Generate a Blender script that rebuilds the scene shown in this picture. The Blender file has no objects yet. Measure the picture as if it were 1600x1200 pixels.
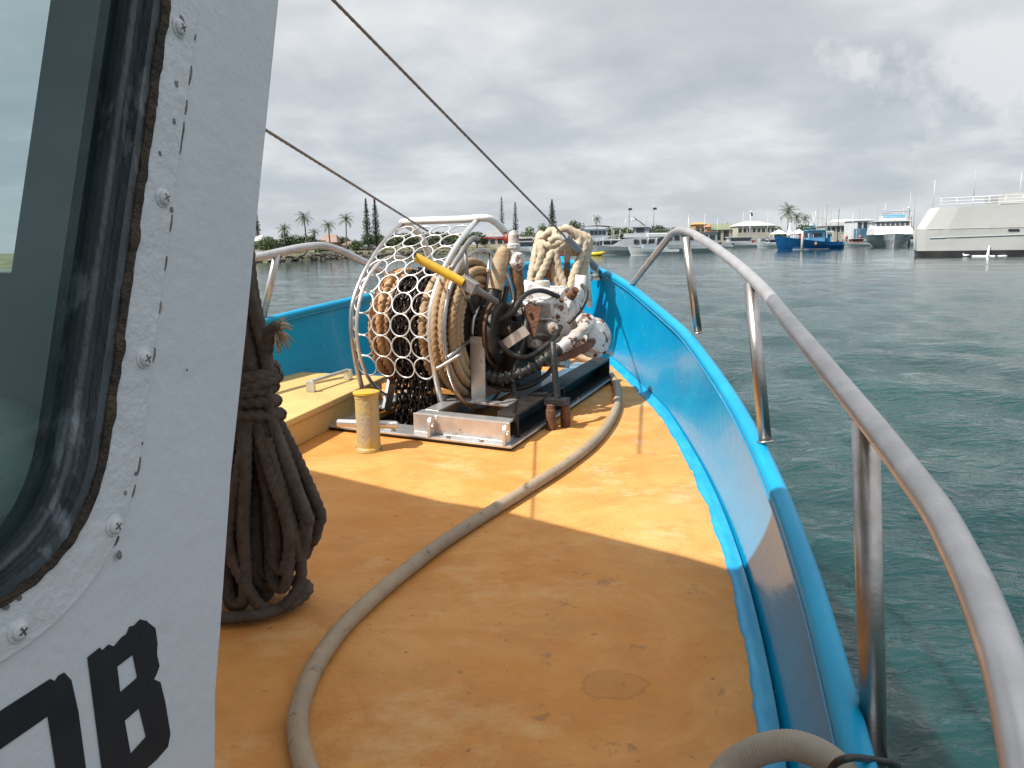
import bpy, math, random
import numpy as np
from mathutils import Vector, Matrix, noise as mnoise
from mathutils.geometry import tessellate_polygon
random.seed(7)
rnd = random.random
S = bpy.context.scene
COL = S.collection
R = math.radians
V = Vector

# ------------------------------------------------------------------ camera
EYE = 2.6                                   # eye height above the water
PITCH = math.atan(219 / 1200.0)
ROLL = R(1.08)
cam = bpy.data.cameras.new('camera')
cam.sensor_width = 36
cam.lens = 27
cam.clip_start = 0.02
cam.clip_end = 9000
camo = bpy.data.objects.new('camera', cam)
COL.objects.link(camo)
FW = V((0, math.cos(PITCH), -math.sin(PITCH)))
U0 = V((0, math.sin(PITCH), math.cos(PITCH)))
RT = math.cos(ROLL) * V((1, 0, 0)) - math.sin(ROLL) * U0
UP = math.sin(ROLL) * V((1, 0, 0)) + math.cos(ROLL) * U0
mw = Matrix((RT, UP, -FW)).transposed().to_4x4()
mw.translation = V((0, 0, EYE))
camo.matrix_world = mw
S.camera = camo

def ray_dir(px, py):
    return (FW + RT * ((px - 800) / 1200) + UP * ((600 - py) / 1200)).normalized()

# ------------------------------------------------------------------ world, sun, exposure
SUN_TRAVEL = V((.66, .30, -1)).normalized()
w = bpy.data.worlds.new('World')
S.world = w
w.use_nodes = True
nt = w.node_tree
nt.nodes.clear()
def N(t, kind, **kw):
    n = t.nodes.new(kind)
    for k, v in kw.items():
        if k.startswith('i_'):
            key = k[2:]
            n.inputs[int(key) if key.isdigit() else key.replace('_', ' ')].default_value = v
        else:
            setattr(n, k, v)
    return n
def M(t, op, a, b=None, clamp=False):
    n = t.nodes.new('ShaderNodeMath')
    n.operation = op
    n.use_clamp = clamp
    for i, x in enumerate((a, b)):
        if x is None: continue
        if isinstance(x, (int, float)): n.inputs[i].default_value = x
        else: t.links.new(x, n.inputs[i])
    return n.outputs[0]
def ramp(t, fac, stops, interp='LINEAR'):
    n = t.nodes.new('ShaderNodeValToRGB')
    n.color_ramp.interpolation = interp
    e = n.color_ramp.elements
    while len(e) < len(stops): e.new(.5)
    for i, (p, c) in enumerate(stops):
        e[i].position = p
        e[i].color = (c, c, c, 1) if isinstance(c, (int, float)) else (*c, 1)
    t.links.new(fac, n.inputs[0])
    return n.outputs[0]
def mix(t, fac, a, b, blend='MIX'):
    n = t.nodes.new('ShaderNodeMix')
    n.data_type = 'RGBA'
    n.blend_type = blend
    for sock, x in ((n.inputs[0], fac), (n.inputs[6], a), (n.inputs[7], b)):
        if isinstance(x, (int, float)): sock.default_value = x
        elif isinstance(x, (tuple, list)): sock.default_value = (*x[:3], 1)
        else: t.links.new(x, sock)
    return n.outputs[2]
tc = N(nt, 'ShaderNodeTexCoord')
sep = N(nt, 'ShaderNodeSeparateXYZ')
nt.links.new(tc.outputs['Generated'], sep.inputs[0])
zc = M(nt, 'MAXIMUM', sep.outputs[2], 0.0)
den = M(nt, 'ADD', zc, .27)
cxyz = N(nt, 'ShaderNodeCombineXYZ')
nt.links.new(M(nt, 'DIVIDE', sep.outputs[0], den), cxyz.inputs[0])
nt.links.new(M(nt, 'DIVIDE', sep.outputs[1], den), cxyz.inputs[1])
cxyz.inputs[2].default_value = 3.7
n1 = N(nt, 'ShaderNodeTexNoise', i_Scale=1.75, i_Detail=9.0, i_Roughness=.52, i_Distortion=.2)
n2 = N(nt, 'ShaderNodeTexNoise', i_Scale=.65, i_Detail=3.0, i_Roughness=.5)
n3 = N(nt, 'ShaderNodeTexNoise', i_Scale=4.2, i_Detail=7.0, i_Roughness=.58, i_Distortion=.4)
for n in (n1, n2, n3): nt.links.new(cxyz.outputs[0], n.inputs['Vector'])
cl = M(nt, 'ADD', M(nt, 'MULTIPLY', n1.outputs[0], .55), M(nt, 'ADD', M(nt, 'MULTIPLY', n2.outputs[0], .3), M(nt, 'MULTIPLY', n3.outputs[0], .15)))
cloud = ramp(nt, cl, [(.40, (.375, .41, .455)), (.475, (.485, .515, .55)), (.535, (.63, .655, .675)), (.60, (.80, .81, .815))])
hor = ramp(nt, sep.outputs[2], [(0.0, 1.0), (.05, .75), (.22, 0.0)])
cloud = mix(nt, M(nt, 'MULTIPLY', hor, .55), cloud, (.55, .595, .645))
cdir = ray_dir(1548, 118)
vd = N(nt, 'ShaderNodeVectorMath', operation='SUBTRACT')
nt.links.new(tc.outputs['Generated'], vd.inputs[0]); vd.inputs[1].default_value = cdir
vs_ = N(nt, 'ShaderNodeVectorMath', operation='MULTIPLY')
nt.links.new(vd.outputs[0], vs_.inputs[0]); vs_.inputs[1].default_value = (5.5, 5.5, 11)
vl = N(nt, 'ShaderNodeVectorMath', operation='LENGTH')
nt.links.new(vs_.outputs[0], vl.inputs[0])
n4 = N(nt, 'ShaderNodeTexNoise', i_Scale=13.0, i_Detail=7.0, i_Roughness=.55)
nt.links.new(tc.outputs['Generated'], n4.inputs['Vector'])
cum = M(nt, 'SUBTRACT', M(nt, 'ADD', 1.0, M(nt, 'MULTIPLY', M(nt, 'SUBTRACT', n4.outputs[0], .5), 2.6)), vl.outputs['Value'])
cumf = ramp(nt, cum, [(.25, 0.0), (.62, .85)])
cloud = mix(nt, cumf, cloud, (.71, .725, .74))
zen = ramp(nt, sep.outputs[2], [(.10, 0.0), (.30, .42), (1.0, .5)])
cloud = mix(nt, zen, cloud, (.70, .715, .725))
sky = N(nt, 'ShaderNodeTexSky', sky_type='NISHITA', sun_disc=False)
sky.sun_elevation = math.asin(-SUN_TRAVEL.z)
sky.sun_rotation = math.atan2(-SUN_TRAVEL.x, -SUN_TRAVEL.y)
skys = mix(nt, 1.0, sky.outputs[0], (.1, .1, .1), 'MULTIPLY')
final = mix(nt, .93, skys, cloud)
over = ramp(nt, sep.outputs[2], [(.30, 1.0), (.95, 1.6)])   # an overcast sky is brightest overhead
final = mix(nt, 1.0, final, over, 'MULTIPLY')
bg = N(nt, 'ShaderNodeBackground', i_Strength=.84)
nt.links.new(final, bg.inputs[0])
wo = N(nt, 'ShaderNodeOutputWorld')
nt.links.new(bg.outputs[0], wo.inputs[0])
sl = bpy.data.lights.new('sun', 'SUN')
sl.energy = 5.0
sl.angle = R(.6)
sl.color = (1.0, .955, .88)
so = bpy.data.objects.new('sun', sl)
so.rotation_euler = SUN_TRAVEL.to_track_quat('-Z', 'Y').to_euler()
so.location = (-8, 3, 20)
COL.objects.link(so)
S.view_settings.view_transform = 'Standard'
S.view_settings.look = 'None'
S.view_settings.exposure = 0.45
S.view_settings.gamma = 1.0
S.cycles.use_denoising = True
S.cycles.max_bounces = 8
S.cycles.transparent_max_bounces = 16
S.cycles.caustics_reflective = False
S.cycles.caustics_refractive = False

# ------------------------------------------------------------------ helpers: measuring
def ray(px, py):
    return FW + RT * ((px - 800) / 1200) + UP * ((600 - py) / 1200)
def on_y(px, py, y):
    d = ray(px, py)
    return d * (y / d.y)
def on_plane(px, py, a, b):                 # plane z = a + b*y
    d = ray(px, py)
    return d * (a / (d.z - b * d.y))
def deck_z(y): return -1.10 + .04 * y
def cap_z(y): return -.97 + .125 * y
def on_deck(px, py): return on_plane(px, py, -1.10, .04)
def water_at(px, d):                        # point on the water at distance d
    p = on_y(px, 385, d)
    return V((p.x, d, -EYE))
PS = R(16)
AX = V((math.sin(PS), math.cos(PS), 0))     # the boat's fore-and-aft axis
LT = V((math.cos(PS), -math.sin(PS), 0))    # to starboard
STEM = V((.45, 6.7, 0))

# ------------------------------------------------------------------ helpers: mesh
def spline(pts, n=8, closed=False):
    P = [V(p) for p in pts]
    out = []
    L = len(P)
    for i in range(L if closed else L - 1):
        if closed: a, b, c, d = P[i - 1], P[i], P[(i + 1) % L], P[(i + 2) % L]
        else: a, b, c, d = P[max(i - 1, 0)], P[i], P[i + 1], P[min(i + 2, L - 1)]
        for k in range(n):
            t = k / n
            out.append(.5 * ((2 * b) + (c - a) * t + (2 * a - 5 * b + 4 * c - d) * t * t + (3 * b - a - 3 * c + d) * t ** 3))
    if not closed: out.append(P[-1].copy())
    return out
def resample(path, step):
    out = [path[0].copy()]
    acc = 0
    for a, b in zip(path, path[1:]):
        L = (b - a).length
        if L < 1e-9: continue
        t = step - acc
        while t <= L:
            out.append(a.lerp(b, t / L))
            t += step
        acc = (acc + L) % step if t > L else acc
        acc = L - (t - step)
    out.append(path[-1].copy())
    return out
class MB:
    def __init__(s):
        s.v = []; s.f = []; s.sm = []
    def add(s, vs, fs, smooth=False):
        o = len(s.v)
        s.v.extend(V(v) for v in vs)
        s.f.extend(tuple(i + o for i in f) for f in fs)
        s.sm.extend([smooth] * len(fs))
        return s
    def box(s, c, size, rot=None):
        c = V(c); hx, hy, hz = (q / 2 for q in size)
        vs = [V((x, y, z)) for x in (-hx, hx) for y in (-hy, hy) for z in (-hz, hz)]
        if rot is not None: vs = [rot @ v for v in vs]
        return s.add([v + c for v in vs], [(0, 1, 3, 2), (4, 6, 7, 5), (0, 4, 5, 1), (2, 3, 7, 6), (0, 2, 6, 4), (1, 5, 7, 3)])
    def hexa(s, b, t):                      # four bottom, four top corners, counter-clockwise
        return s.add(list(b) + list(t), [(3, 2, 1, 0), (4, 5, 6, 7), (0, 1, 5, 4), (1, 2, 6, 5), (2, 3, 7, 6), (3, 0, 4, 7)])
    def tube(s, path, r, seg=10, caps=True, closed=False, twist=None, flat=1.0):
        P = [V(p) for p in path]
        n = len(P)
        rf = r if callable(r) else ((lambda i: r[i]) if isinstance(r, (list, tuple)) else (lambda i: r))
        nrm = None
        vs = []
        for i in range(n):
            if closed: t = P[(i + 1) % n] - P[i - 1]
            else: t = P[min(i + 1, n - 1)] - P[max(i - 1, 0)]
            if t.length < 1e-9: t = V((0, 0, 1))
            t.normalize()
            if nrm is None:
                nrm = t.cross(V((0, 0, 1)) if abs(t.z) < .9 else V((1, 0, 0))).normalized()
            nrm = (nrm - t * nrm.dot(t)).normalized()
            bi = t.cross(nrm)
            for k in range(seg):
                a = 2 * math.pi * k / seg
                rr = rf(i)
                if twist: rr *= twist(i, a)
                vs.append(P[i] + nrm * (math.cos(a) * rr) + bi * (math.sin(a) * rr * flat))
        fs = []
        for i in range(n if closed else n - 1):
            j = (i + 1) % n
            for k in range(seg):
                l = (k + 1) % seg
                fs.append((i * seg + k, i * seg + l, j * seg + l, j * seg + k))
        s.add(vs, fs, True)
        if caps and not closed:
            o = len(s.v) - n * seg
            s.f.append(tuple(o + k for k in reversed(range(seg)))); s.sm.append(False)
            s.f.append(tuple(o + (n - 1) * seg + k for k in range(seg))); s.sm.append(False)
        return s
    def rope(s, path, r, pitch=None, seg=12, strands=3, closed=False, step=None, amp=.44):
        pitch = pitch or r * 5
        step = step or pitch / 9
        p = resample(path, step)
        return s.tube(p, r, seg, True, closed, twist=lambda i, a: .62 + (.44 - amp) * .75 + amp * abs(math.cos(strands / 2 * (a - 2 * math.pi * i * step / pitch))) ** .8)
    def cyl(s, a, b, r, r2=None, seg=14, caps=True):
        return s.tube([a, b], [r, r if r2 is None else r2], seg, caps)
    def revolve(s, prof, o, axis, seg=20):  # prof: (radius, height along axis)
        axis = V(axis).normalized(); o = V(o)
        return s.tube([o + axis * h for _, h in prof], [max(q, 1e-4) for q, _ in prof], seg, True) if False else s._rev(prof, o, axis, seg)
    def _rev(s, prof, o, axis, seg):
        e1 = axis.cross(V((0, 0, 1)) if abs(axis.z) < .9 else V((1, 0, 0))).normalized()
        e2 = axis.cross(e1)
        vs = [o + axis * h + (e1 * math.cos(2 * math.pi * k / seg) + e2 * math.sin(2 * math.pi * k / seg)) * q for q, h in prof for k in range(seg)]
        for i in range(len(prof) - 1):
            fs = [(k, (k + 1) % seg, seg + (k + 1) % seg, seg + k) for k in range(seg)]
            s.add(vs[i * seg:(i + 2) * seg], fs, True)
        n = len(prof)
        if prof[0][0] > 1e-4: s.add(vs[:seg], [tuple(reversed(range(seg)))])
        if prof[-1][0] > 1e-4: s.add(vs[(n - 1) * seg:], [tuple(range(seg))])
        return s
    def prism(s, pts, d):
        n = len(pts); d = V(d)
        vs = [V(p) for p in pts]
        return s.add(vs + [v + d for v in vs], [tuple(reversed(range(n))), tuple(range(n, 2 * n))] + [(i, (i + 1) % n, n + (i + 1) % n, n + i) for i in range(n)])
    def plate(s, outer, holes, fn, d):      # 2-D outline with holes -> slab; fn maps (a,b)->point, d thickness vector
        loops = [outer] + list(holes)
        flat = [p for l in loops for p in l]
        tris = tessellate_polygon([[V((p[0], p[1], 0)) for p in l] for l in loops])
        A = [V(fn(*p)) for p in flat]
        B = [a + V(d) for a in A]
        n = len(A)
        fs = [tuple(t) for t in tris] + [tuple(i + n for i in reversed(t)) for t in tris]
        o = 0
        for l in loops:
            m = len(l)
            for i in range(m):
                j = (i + 1) % m
                fs.append((o + i, o + j, n + o + j, n + o + i))
            o += m
        return s.add(A + B, fs)
    def sphere(s, c, r, seg=14, rings=9, bump=0):
        c = V(c); r = V((r, r, r)) if isinstance(r, (int, float)) else V(r)
        vs = []
        for i in range(rings + 1):
            th = math.pi * i / rings
            for k in range(seg):
                a = 2 * math.pi * k / seg
                d = V((math.sin(th) * math.cos(a), math.sin(th) * math.sin(a), math.cos(th)))
                m = 1 + bump * mnoise.noise(d * 2.3 + c * 3)
                vs.append(c + V((d.x * r.x, d.y * r.y, d.z * r.z)) * m)
        return s.add(vs, [(i * seg + k, (i + 1) * seg + k, (i + 1) * seg + (k + 1) % seg, i * seg + (k + 1) % seg) for i in range(rings) for k in range(seg)], True)
    def torus(s, c, axis, RR, r, seg=20, sub=6, e=(1, 1), e1=None):
        axis = V(axis).normalized(); c = V(c)
        if e1 is None: e1 = axis.cross(V((0, 0, 1)) if abs(axis.z) < .9 else V((1, 0, 0))).normalized()
        e2 = axis.cross(e1)
        return s.tube([c + e1 * math.cos(2 * math.pi * k / seg) * RR * e[0] + e2 * math.sin(2 * math.pi * k / seg) * RR * e[1] for k in range(seg)], r, sub, False, True)
    def grid(s, rows, smooth=True):
        n = len(rows[0])
        return s.add([p for row in rows for p in row], [(i * n + k, i * n + k + 1, (i + 1) * n + k + 1, (i + 1) * n + k) for i in range(len(rows) - 1) for k in range(n - 1)], smooth)
ROOT = {}
def thing(name, label, cat, loc=(0, 0, 0), rotz=0, group=None):
    o = bpy.data.objects.new(name, None)
    o.empty_display_size = .2
    COL.objects.link(o)
    o.location = V(loc) + V((0, 0, EYE))
    o.rotation_euler = (0, 0, rotz)
    o['label'] = label; o['category'] = cat
    if group: o['group'] = group
    ROOT[o.name] = (Matrix.Translation(o.location) @ Matrix.Rotation(rotz, 4, 'Z')).inverted()
    return o
def tag(o, label, cat, group=None, kind=None):
    if label: o['label'] = label
    if cat: o['category'] = cat
    if group: o['group'] = group
    if kind: o['kind'] = kind
    return o
def obj(name, mb, mat, parent=None, local=False, bev=0, label=None, sub=0):
    me = bpy.data.meshes.new(name)
    vs = mb.v
    if not local:
        inv = ROOT.get(parent.name) if parent else None
        vs = [v + V((0, 0, EYE)) for v in vs]
        if inv is not None: vs = [inv @ v for v in vs]
    me.from_pydata([tuple(v) for v in vs], [], mb.f)
    me.polygons.foreach_set('use_smooth', mb.sm)
    me.update()
    me.materials.append(mat)
    o = bpy.data.objects.new(name, me)
    COL.objects.link(o)
    if parent:
        o.parent = parent
        if parent.name in ROOT: ROOT[o.name] = ROOT[parent.name]
    if bev:
        b = o.modifiers.new('bevel', 'BEVEL'); b.width = bev; b.segments = 2; b.limit_method = 'ANGLE'; b.angle_limit = R(50)
    if label: o['label'] = label
    return o
def copy_tree(o, parent=None):
    c = o.copy(); COL.objects.link(c)
    if parent: c.parent = parent
    for ch in list(o.children): copy_tree(ch, c)
    return c

# ------------------------------------------------------------------ materials
def pm(name, c1, c2=None, scale=4.0, rough=.5, metal=0.0, bump=0.0, bscale=60.0, spots=None, coat=0.0, rvar=.0, stretch=None, lo=.35, hi=.65, spec=None):
    m = bpy.data.materials.new(name); m.use_nodes = True
    t = m.node_tree; t.nodes.clear()
    out = N(t, 'ShaderNodeOutputMaterial'); b = N(t, 'ShaderNodeBsdfPrincipled')
    t.links.new(b.outputs[0], out.inputs[0])
    tcn = N(t, 'ShaderNodeTexCoord'); co = tcn.outputs['Object']
    if stretch:
        mp = N(t, 'ShaderNodeMapping'); mp.inputs['Scale'].default_value = stretch
        t.links.new(co, mp.inputs[0]); co = mp.outputs[0]
    col = None
    if c2:
        n = N(t, 'ShaderNodeTexNoise', i_Scale=scale, i_Detail=7.0, i_Roughness=.62)
        t.links.new(co, n.inputs['Vector'])
        f = ramp(t, n.outputs[0], [(lo, 0.0), (hi, 1.0)])
        col = mix(t, f, c1, c2)
        if rvar:
            rr = M(t, 'ADD', M(t, 'MULTIPLY', n.outputs[0], rvar), rough - rvar / 2)
            t.links.new(rr, b.inputs['Roughness'])
    for sp in (spots or []):
        sc, ssc, thr, *rest = sp
        n = N(t, 'ShaderNodeTexNoise', i_Scale=ssc, i_Detail=6.0, i_Roughness=.65)
        t.links.new(co, n.inputs['Vector'])
        f = ramp(t, n.outputs[0], [(thr, 0.0), (min(thr + (rest[0] if rest else .03), 1), 1.0)])
        col = mix(t, f, col if col is not None else c1, sc)
    if col is None: b.inputs['Base Color'].default_value = (*c1, 1)
    else: t.links.new(col, b.inputs['Base Color'])
    if not (c2 and rvar): b.inputs['Roughness'].default_value = rough
    b.inputs['Metallic'].default_value = metal
    b.inputs['Coat Weight'].default_value = coat
    if spec is not None: b.inputs['Specular IOR Level'].default_value = spec
    if bump:
        n = N(t, 'ShaderNodeTexNoise', i_Scale=bscale, i_Detail=5.0, i_Roughness=.6)
        t.links.new(co, n.inputs['Vector'])
        bn = N(t, 'ShaderNodeBump', i_Strength=bump, i_Distance=.02)
        t.links.new(n.outputs[0], bn.inputs['Height'])
        t.links.new(bn.outputs[0], b.inputs['Normal'])
    return m
RUST = (.13, .045, .018)
m_blue = pm('blue_gloss_paint', (.001, .235, .455), (.004, .275, .50), 2.6, .20, 0, .12, 26, [((.30, .42, .50), 9, .665, .10), ((.52, .58, .60), 46, .70, .02)], coat=.18, rvar=.18)
m_bluecap = pm('blue_cap_paint', (.001, .25, .46), (.004, .295, .51), 3, .42, 0, .06, 40, [((.6, .68, .7), 14, .735, .02)], spec=.3)
m_bluestrip = pm('blue_strip_paint', (.002, .25, .50), (.02, .34, .58), 9, .35, 0, .12, 60, stretch=(3, .6, 3))
m_hull = pm('hull_blue', (.002, .16, .38), (.003, .20, .44), 1.0, .35)
m_steel = pm('stainless', (.50, .475, .455), (.36, .335, .315), 14, .34, 1, .06, 120, rvar=.25)
m_steel2 = pm('bright_stainless', (.70, .69, .68), (.52, .505, .49), 9, .30, .72, .05, 80, [((.28, .19, .12), 22, .66, .06)], rvar=.2)
m_rail = pm('rail_tube', (.56, .55, .555), (.42, .41, .415), 9, .38, .6, .05, 60, [((.16, .13, .11), 38, .71, .03)], rvar=.2)
m_white = pm('white_wall_paint', (.60, .615, .655), (.555, .57, .61), 3, .42, 0, .12, 35, [((.30, .30, .31), 60, .745, .01)])
m_flange = pm('white_flange_paint', (.61, .625, .66), (.55, .56, .60), 9, .45, 0, .25, 45, [((.16, .155, .16), 42, .70, .02)])
m_gap = pm('cracked_paint_edge', (.05, .045, .045), (.25, .22, .2), 70, .8)
m_seal = pm('perished_sealant', (.016, .014, .013), (.075, .050, .030), 38, .85, 0, .9, 60, [((.42, .38, .32), 30, .66, .04)])
m_frame = pm('window_frame_rubber', (.022, .028, .034), (.075, .09, .105), 9, .5, 0, .4, 40, [((.22, .25, .28), 14, .58, .08)], stretch=(1, 1, .35))
m_letter = pm('black_lettering', (.010, .010, .014), (.018, .018, .022), 14, .38, 0, .06, 50)
m_yellow = pm('yellow_paint', (.62, .40, .02), (.50, .30, .03), 12, .45, 0, .1, 60, [((.30, .24, .2), 20, .62, .05)])
m_bollard = pm('worn_bollard', (.36, .32, .26), (.52, .38, .08), 9, .6, .2, .3, 60, [(RUST, 26, .62, .05)])
m_hatch = pm('hatch_paint', (.60, .42, .16), (.52, .34, .12), 5, .5, 0, .15, 60, [((.30, .2, .12), 30, .69, .04)])
m_brown = pm('brown_rope', (.066, .050, .040), (.12, .095, .075), 30, .9, 0, .5, 300)
m_tan = pm('tan_rope', (.46, .345, .22), (.34, .21, .105), 5, .85, 0, .4, 260)
m_orange = pm('orange_rope', (.46, .22, .09), (.56, .36, .20), 7, .85, 0, .4, 260)
m_cream = pm('cream_rope', (.58, .49, .37), (.44, .34, .23), 14, .85, 0, .4, 260)
m_chain = pm('wet_black_chain', (.014, .012, .012), (.05, .034, .026), 26, .16, .5, .2, 90)
m_black = pm('black_rubber', (.011, .011, .012), (.03, .028, .026), 18, .42, 0, .25, 80)
m_dark = pm('greasy_dark_steel', (.020, .018, .017), (.055, .042, .034), 12, .45, .5, .2, 60)
m_motor = pm('white_rusty_casting', (.62, .61, .595), (.45, .425, .40), 10, .45, 0, .35, 40, [((.40, .30, .24), 7, .54, .12), (RUST, 12, .575, .04), ((.05, .03, .025), 19, .62, .03)])
m_rust = pm('rusty_steel', (.11, .048, .026), (.20, .10, .06), 20, .8, .2, .5, 80)
m_tape = pm('tan_tape', (.50, .40, .27), (.34, .22, .11), 8, .7, 0, .3, 60, stretch=(1, 1, 4))
m_btape = pm('brown_tape', (.10, .05, .022), (.20, .11, .05), 10, .7, 0, .3, 60)
m_redpaint = pm('red_rod', (.30, .03, .02), (.16, .03, .02), 20, .5)
m_whitepaint = pm('white_tube_paint', (.80, .79, .77), (.70, .68, .66), 8, .4, 0, .1, 60, [(RUST, 16, .63, .04)])
m_greyhose = pm('grey_sleeve', (.18, .20, .22), (.27, .28, .29), 12, .6, 0, .1, 60)
m_wire = pm('wire_rope', (.20, .18, .17), (.30, .26, .23), 60, .5, .6, .5, 400)
m_wood = pm('weathered_timber', (.30, .15, .07), (.20, .09, .045), 9, .75, 0, .3, 50, stretch=(1, 4, 1))
m_gal = pm('galvanised', (.32, .31, .30), (.22, .20, .19), 14, .5, .7, .1, 80)
m_cabin = pm('cabin_lining', (.24, .28, .29), (.18, .215, .22), 3, .7)
m_cushion = pm('pale_vinyl', (.72, .74, .72), (.62, .64, .63), 9, .6, 0, .5, 30)
m_locker = pm('chain_locker', (.02, .018, .016), (.035, .028, .022), 6, .8)

def hose_mat(name, c1, c2, period, spots=None):
    m = pm(name, c1, c2, 7, .6, 0, .15, 60, spots, stretch=None)
    return m
m_hose = pm('tan_hose', (.37, .275, .18), (.27, .205, .135), 4, .62, 0, .2, 70, [((.42, .21, .16), 2.6, .60, .10), ((.16, .12, .085), 26, .60, .06), ((.46, .40, .30), 9, .66, .08)])
m_hose2 = pm('grey_beige_hose', (.36, .315, .25), (.27, .23, .18), 6, .6, 0, .12, 70)

def deck_material():
    m = bpy.data.materials.new('orange_deck_paint'); m.use_nodes = True
    t = m.node_tree; t.nodes.clear()
    out = N(t, 'ShaderNodeOutputMaterial'); b = N(t, 'ShaderNodeBsdfPrincipled')
    t.links.new(b.outputs[0], out.inputs[0])
    tcn = N(t, 'ShaderNodeTexCoord'); co = tcn.outputs['Object']
    def ns(scale, detail=6.0, rough=.6, st=None, dist=0.0):
        n = N(t, 'ShaderNodeTexNoise', i_Scale=scale, i_Detail=detail, i_Roughness=rough, i_Distortion=dist)
        if st:
            mp = N(t, 'ShaderNodeMapping'); mp.inputs['Scale'].default_value = st; mp.inputs['Rotation'].default_value = (0, 0, R(-14))
            t.links.new(co, mp.inputs[0]); t.links.new(mp.outputs[0], n.inputs['Vector'])
        else: t.links.new(co, n.inputs['Vector'])
        return n.outputs[0]
    c = mix(t, ramp(t, ns(1.7, 7, .6, None, .8), [(.38, 0.0), (.60, 1.0)]), (.68, .285, .060), (.76, .37, .105))
    c = mix(t, M(t, 'MULTIPLY', ramp(t, ns(1.9, 8, .70, (1, 1.7, 1), 1.0), [(.46, 0.0), (.62, 1.0)]), .55), c, (.62, .225, .040))
    c = mix(t, M(t, 'MULTIPLY', ramp(t, ns(5, 8, .7), [(.50, 0.0), (.66, 1.0)]), .55), c, (.55, .245, .070))
    c = mix(t, M(t, 'MULTIPLY', ramp(t, ns(2.2, 8, .7, (1, 1.5, 1)), [(.54, 0.0), (.66, 1.0)]), .6), c, (.80, .50, .22))
    c = mix(t, M(t, 'MULTIPLY', ramp(t, ns(46, 3, .5), [(.69, 0.0), (.74, 1.0)]), .55), c, (.12, .07, .04))
    # scuffs, chips and one patch of re-coated paint, each where it lies on the deck
    rag = ns(42, 6, .7)
    def blob(x, y, rx, ry, thr):
        mp = N(t, 'ShaderNodeMapping'); mp.inputs['Location'].default_value = (-x / rx, -y / ry, 0); mp.inputs['Scale'].default_value = (1 / rx, 1 / ry, 0)
        t.links.new(co, mp.inputs[0])
        ln = N(t, 'ShaderNodeVectorMath', operation='LENGTH'); t.links.new(mp.outputs[0], ln.inputs[0])
        d = ln.outputs['Value']
        return d
    for (px, py, rx, ry, thr) in [(885, 945, .035, .035, .60), (945, 910, .04, .03, .62), (868, 968, .03, .02, .62), (855, 1030, .02, .03, .60), (845, 1120, .03, .05, .64), (955, 1165, .06, .03, .63), (800, 838, .05, .02, .64), (905, 895, .05, .02, .66), (620, 806, .012, .012, .56), (1085, 920, .05, .05, .66), (1130, 1085, .05, .03, .66), (730, 1050, .05, .04, .69), (990, 1010, .05, .05, .68)]:
        p = on_deck(px, py)
        d = blob(p.x, p.y, rx, ry, thr)
        f = ramp(t, M(t, 'SUBTRACT', rag, M(t, 'MULTIPLY', M(t, 'MULTIPLY', d, d), .12)), [(thr - .17, 0.0), (thr - .10, 1.0)])
        c = mix(t, M(t, 'MULTIPLY', f, .42), c, (.17, .115, .08))
    for (px, py, rx, ry) in [(935, 735, .10, .10), (985, 770, .06, .05), (900, 700, .13, .06), (1000, 690, .06, .08)]:
        p = on_deck(px, py)
        d = blob(p.x, p.y, rx, ry, 0)
        f = ramp(t, M(t, 'SUBTRACT', rag, M(t, 'MULTIPLY', M(t, 'MULTIPLY', d, d), .16)), [(.42, 0.0), (.56, 1.0)])
        c = mix(t, M(t, 'MULTIPLY', f, .28), c, (.74, .60, .44))
    p = on_deck(960, 1072)
    d = blob(p.x, p.y, .078, .055, 0)
    d = M(t, 'ADD', d, M(t, 'MULTIPLY', M(t, 'SUBTRACT', ns(11, 4, .6), .5), 1.3))
    d = M(t, 'MULTIPLY', d, .4)
    ring = M(t, 'MULTIPLY', ramp(t, d, [(.36, 0.0), (.39, 1.0)]), ramp(t, d, [(.40, 1.0), (.43, 0.0)]))
    c = mix(t, M(t, 'MULTIPLY', ring, .38), c, (.28, .12, .04))
    c = mix(t, M(t, 'MULTIPLY', ramp(t, d, [(.35, 1.0), (.41, 0.0)]), .30), c, (.46, .20, .06))
    c = mix(t, 1.0, c, (.83, .835, .92), 'MULTIPLY')
    t.links.new(c, b.inputs['Base Color'])
    rr = M(t, 'ADD', M(t, 'MULTIPLY', ns(4, 5, .6), .35), .42)
    b.inputs['Specular IOR Level'].default_value = .22
    t.links.new(rr, b.inputs['Roughness'])
    h = M(t, 'ADD', M(t, 'MULTIPLY', ns(90, 4, .6), .35), M(t, 'ADD', M(t, 'MULTIPLY', ns(9, 5, .55), 1.6), M(t, 'MULTIPLY', ns(28, 5, .6, (1, 2.5, 1)), .6)))
    bn = N(t, 'ShaderNodeBump', i_Strength=.45, i_Distance=.014)
    t.links.new(h, bn.inputs['Height']); t.links.new(bn.outputs[0], b.inputs['Normal'])
    return m
m_deck = deck_material()

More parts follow.
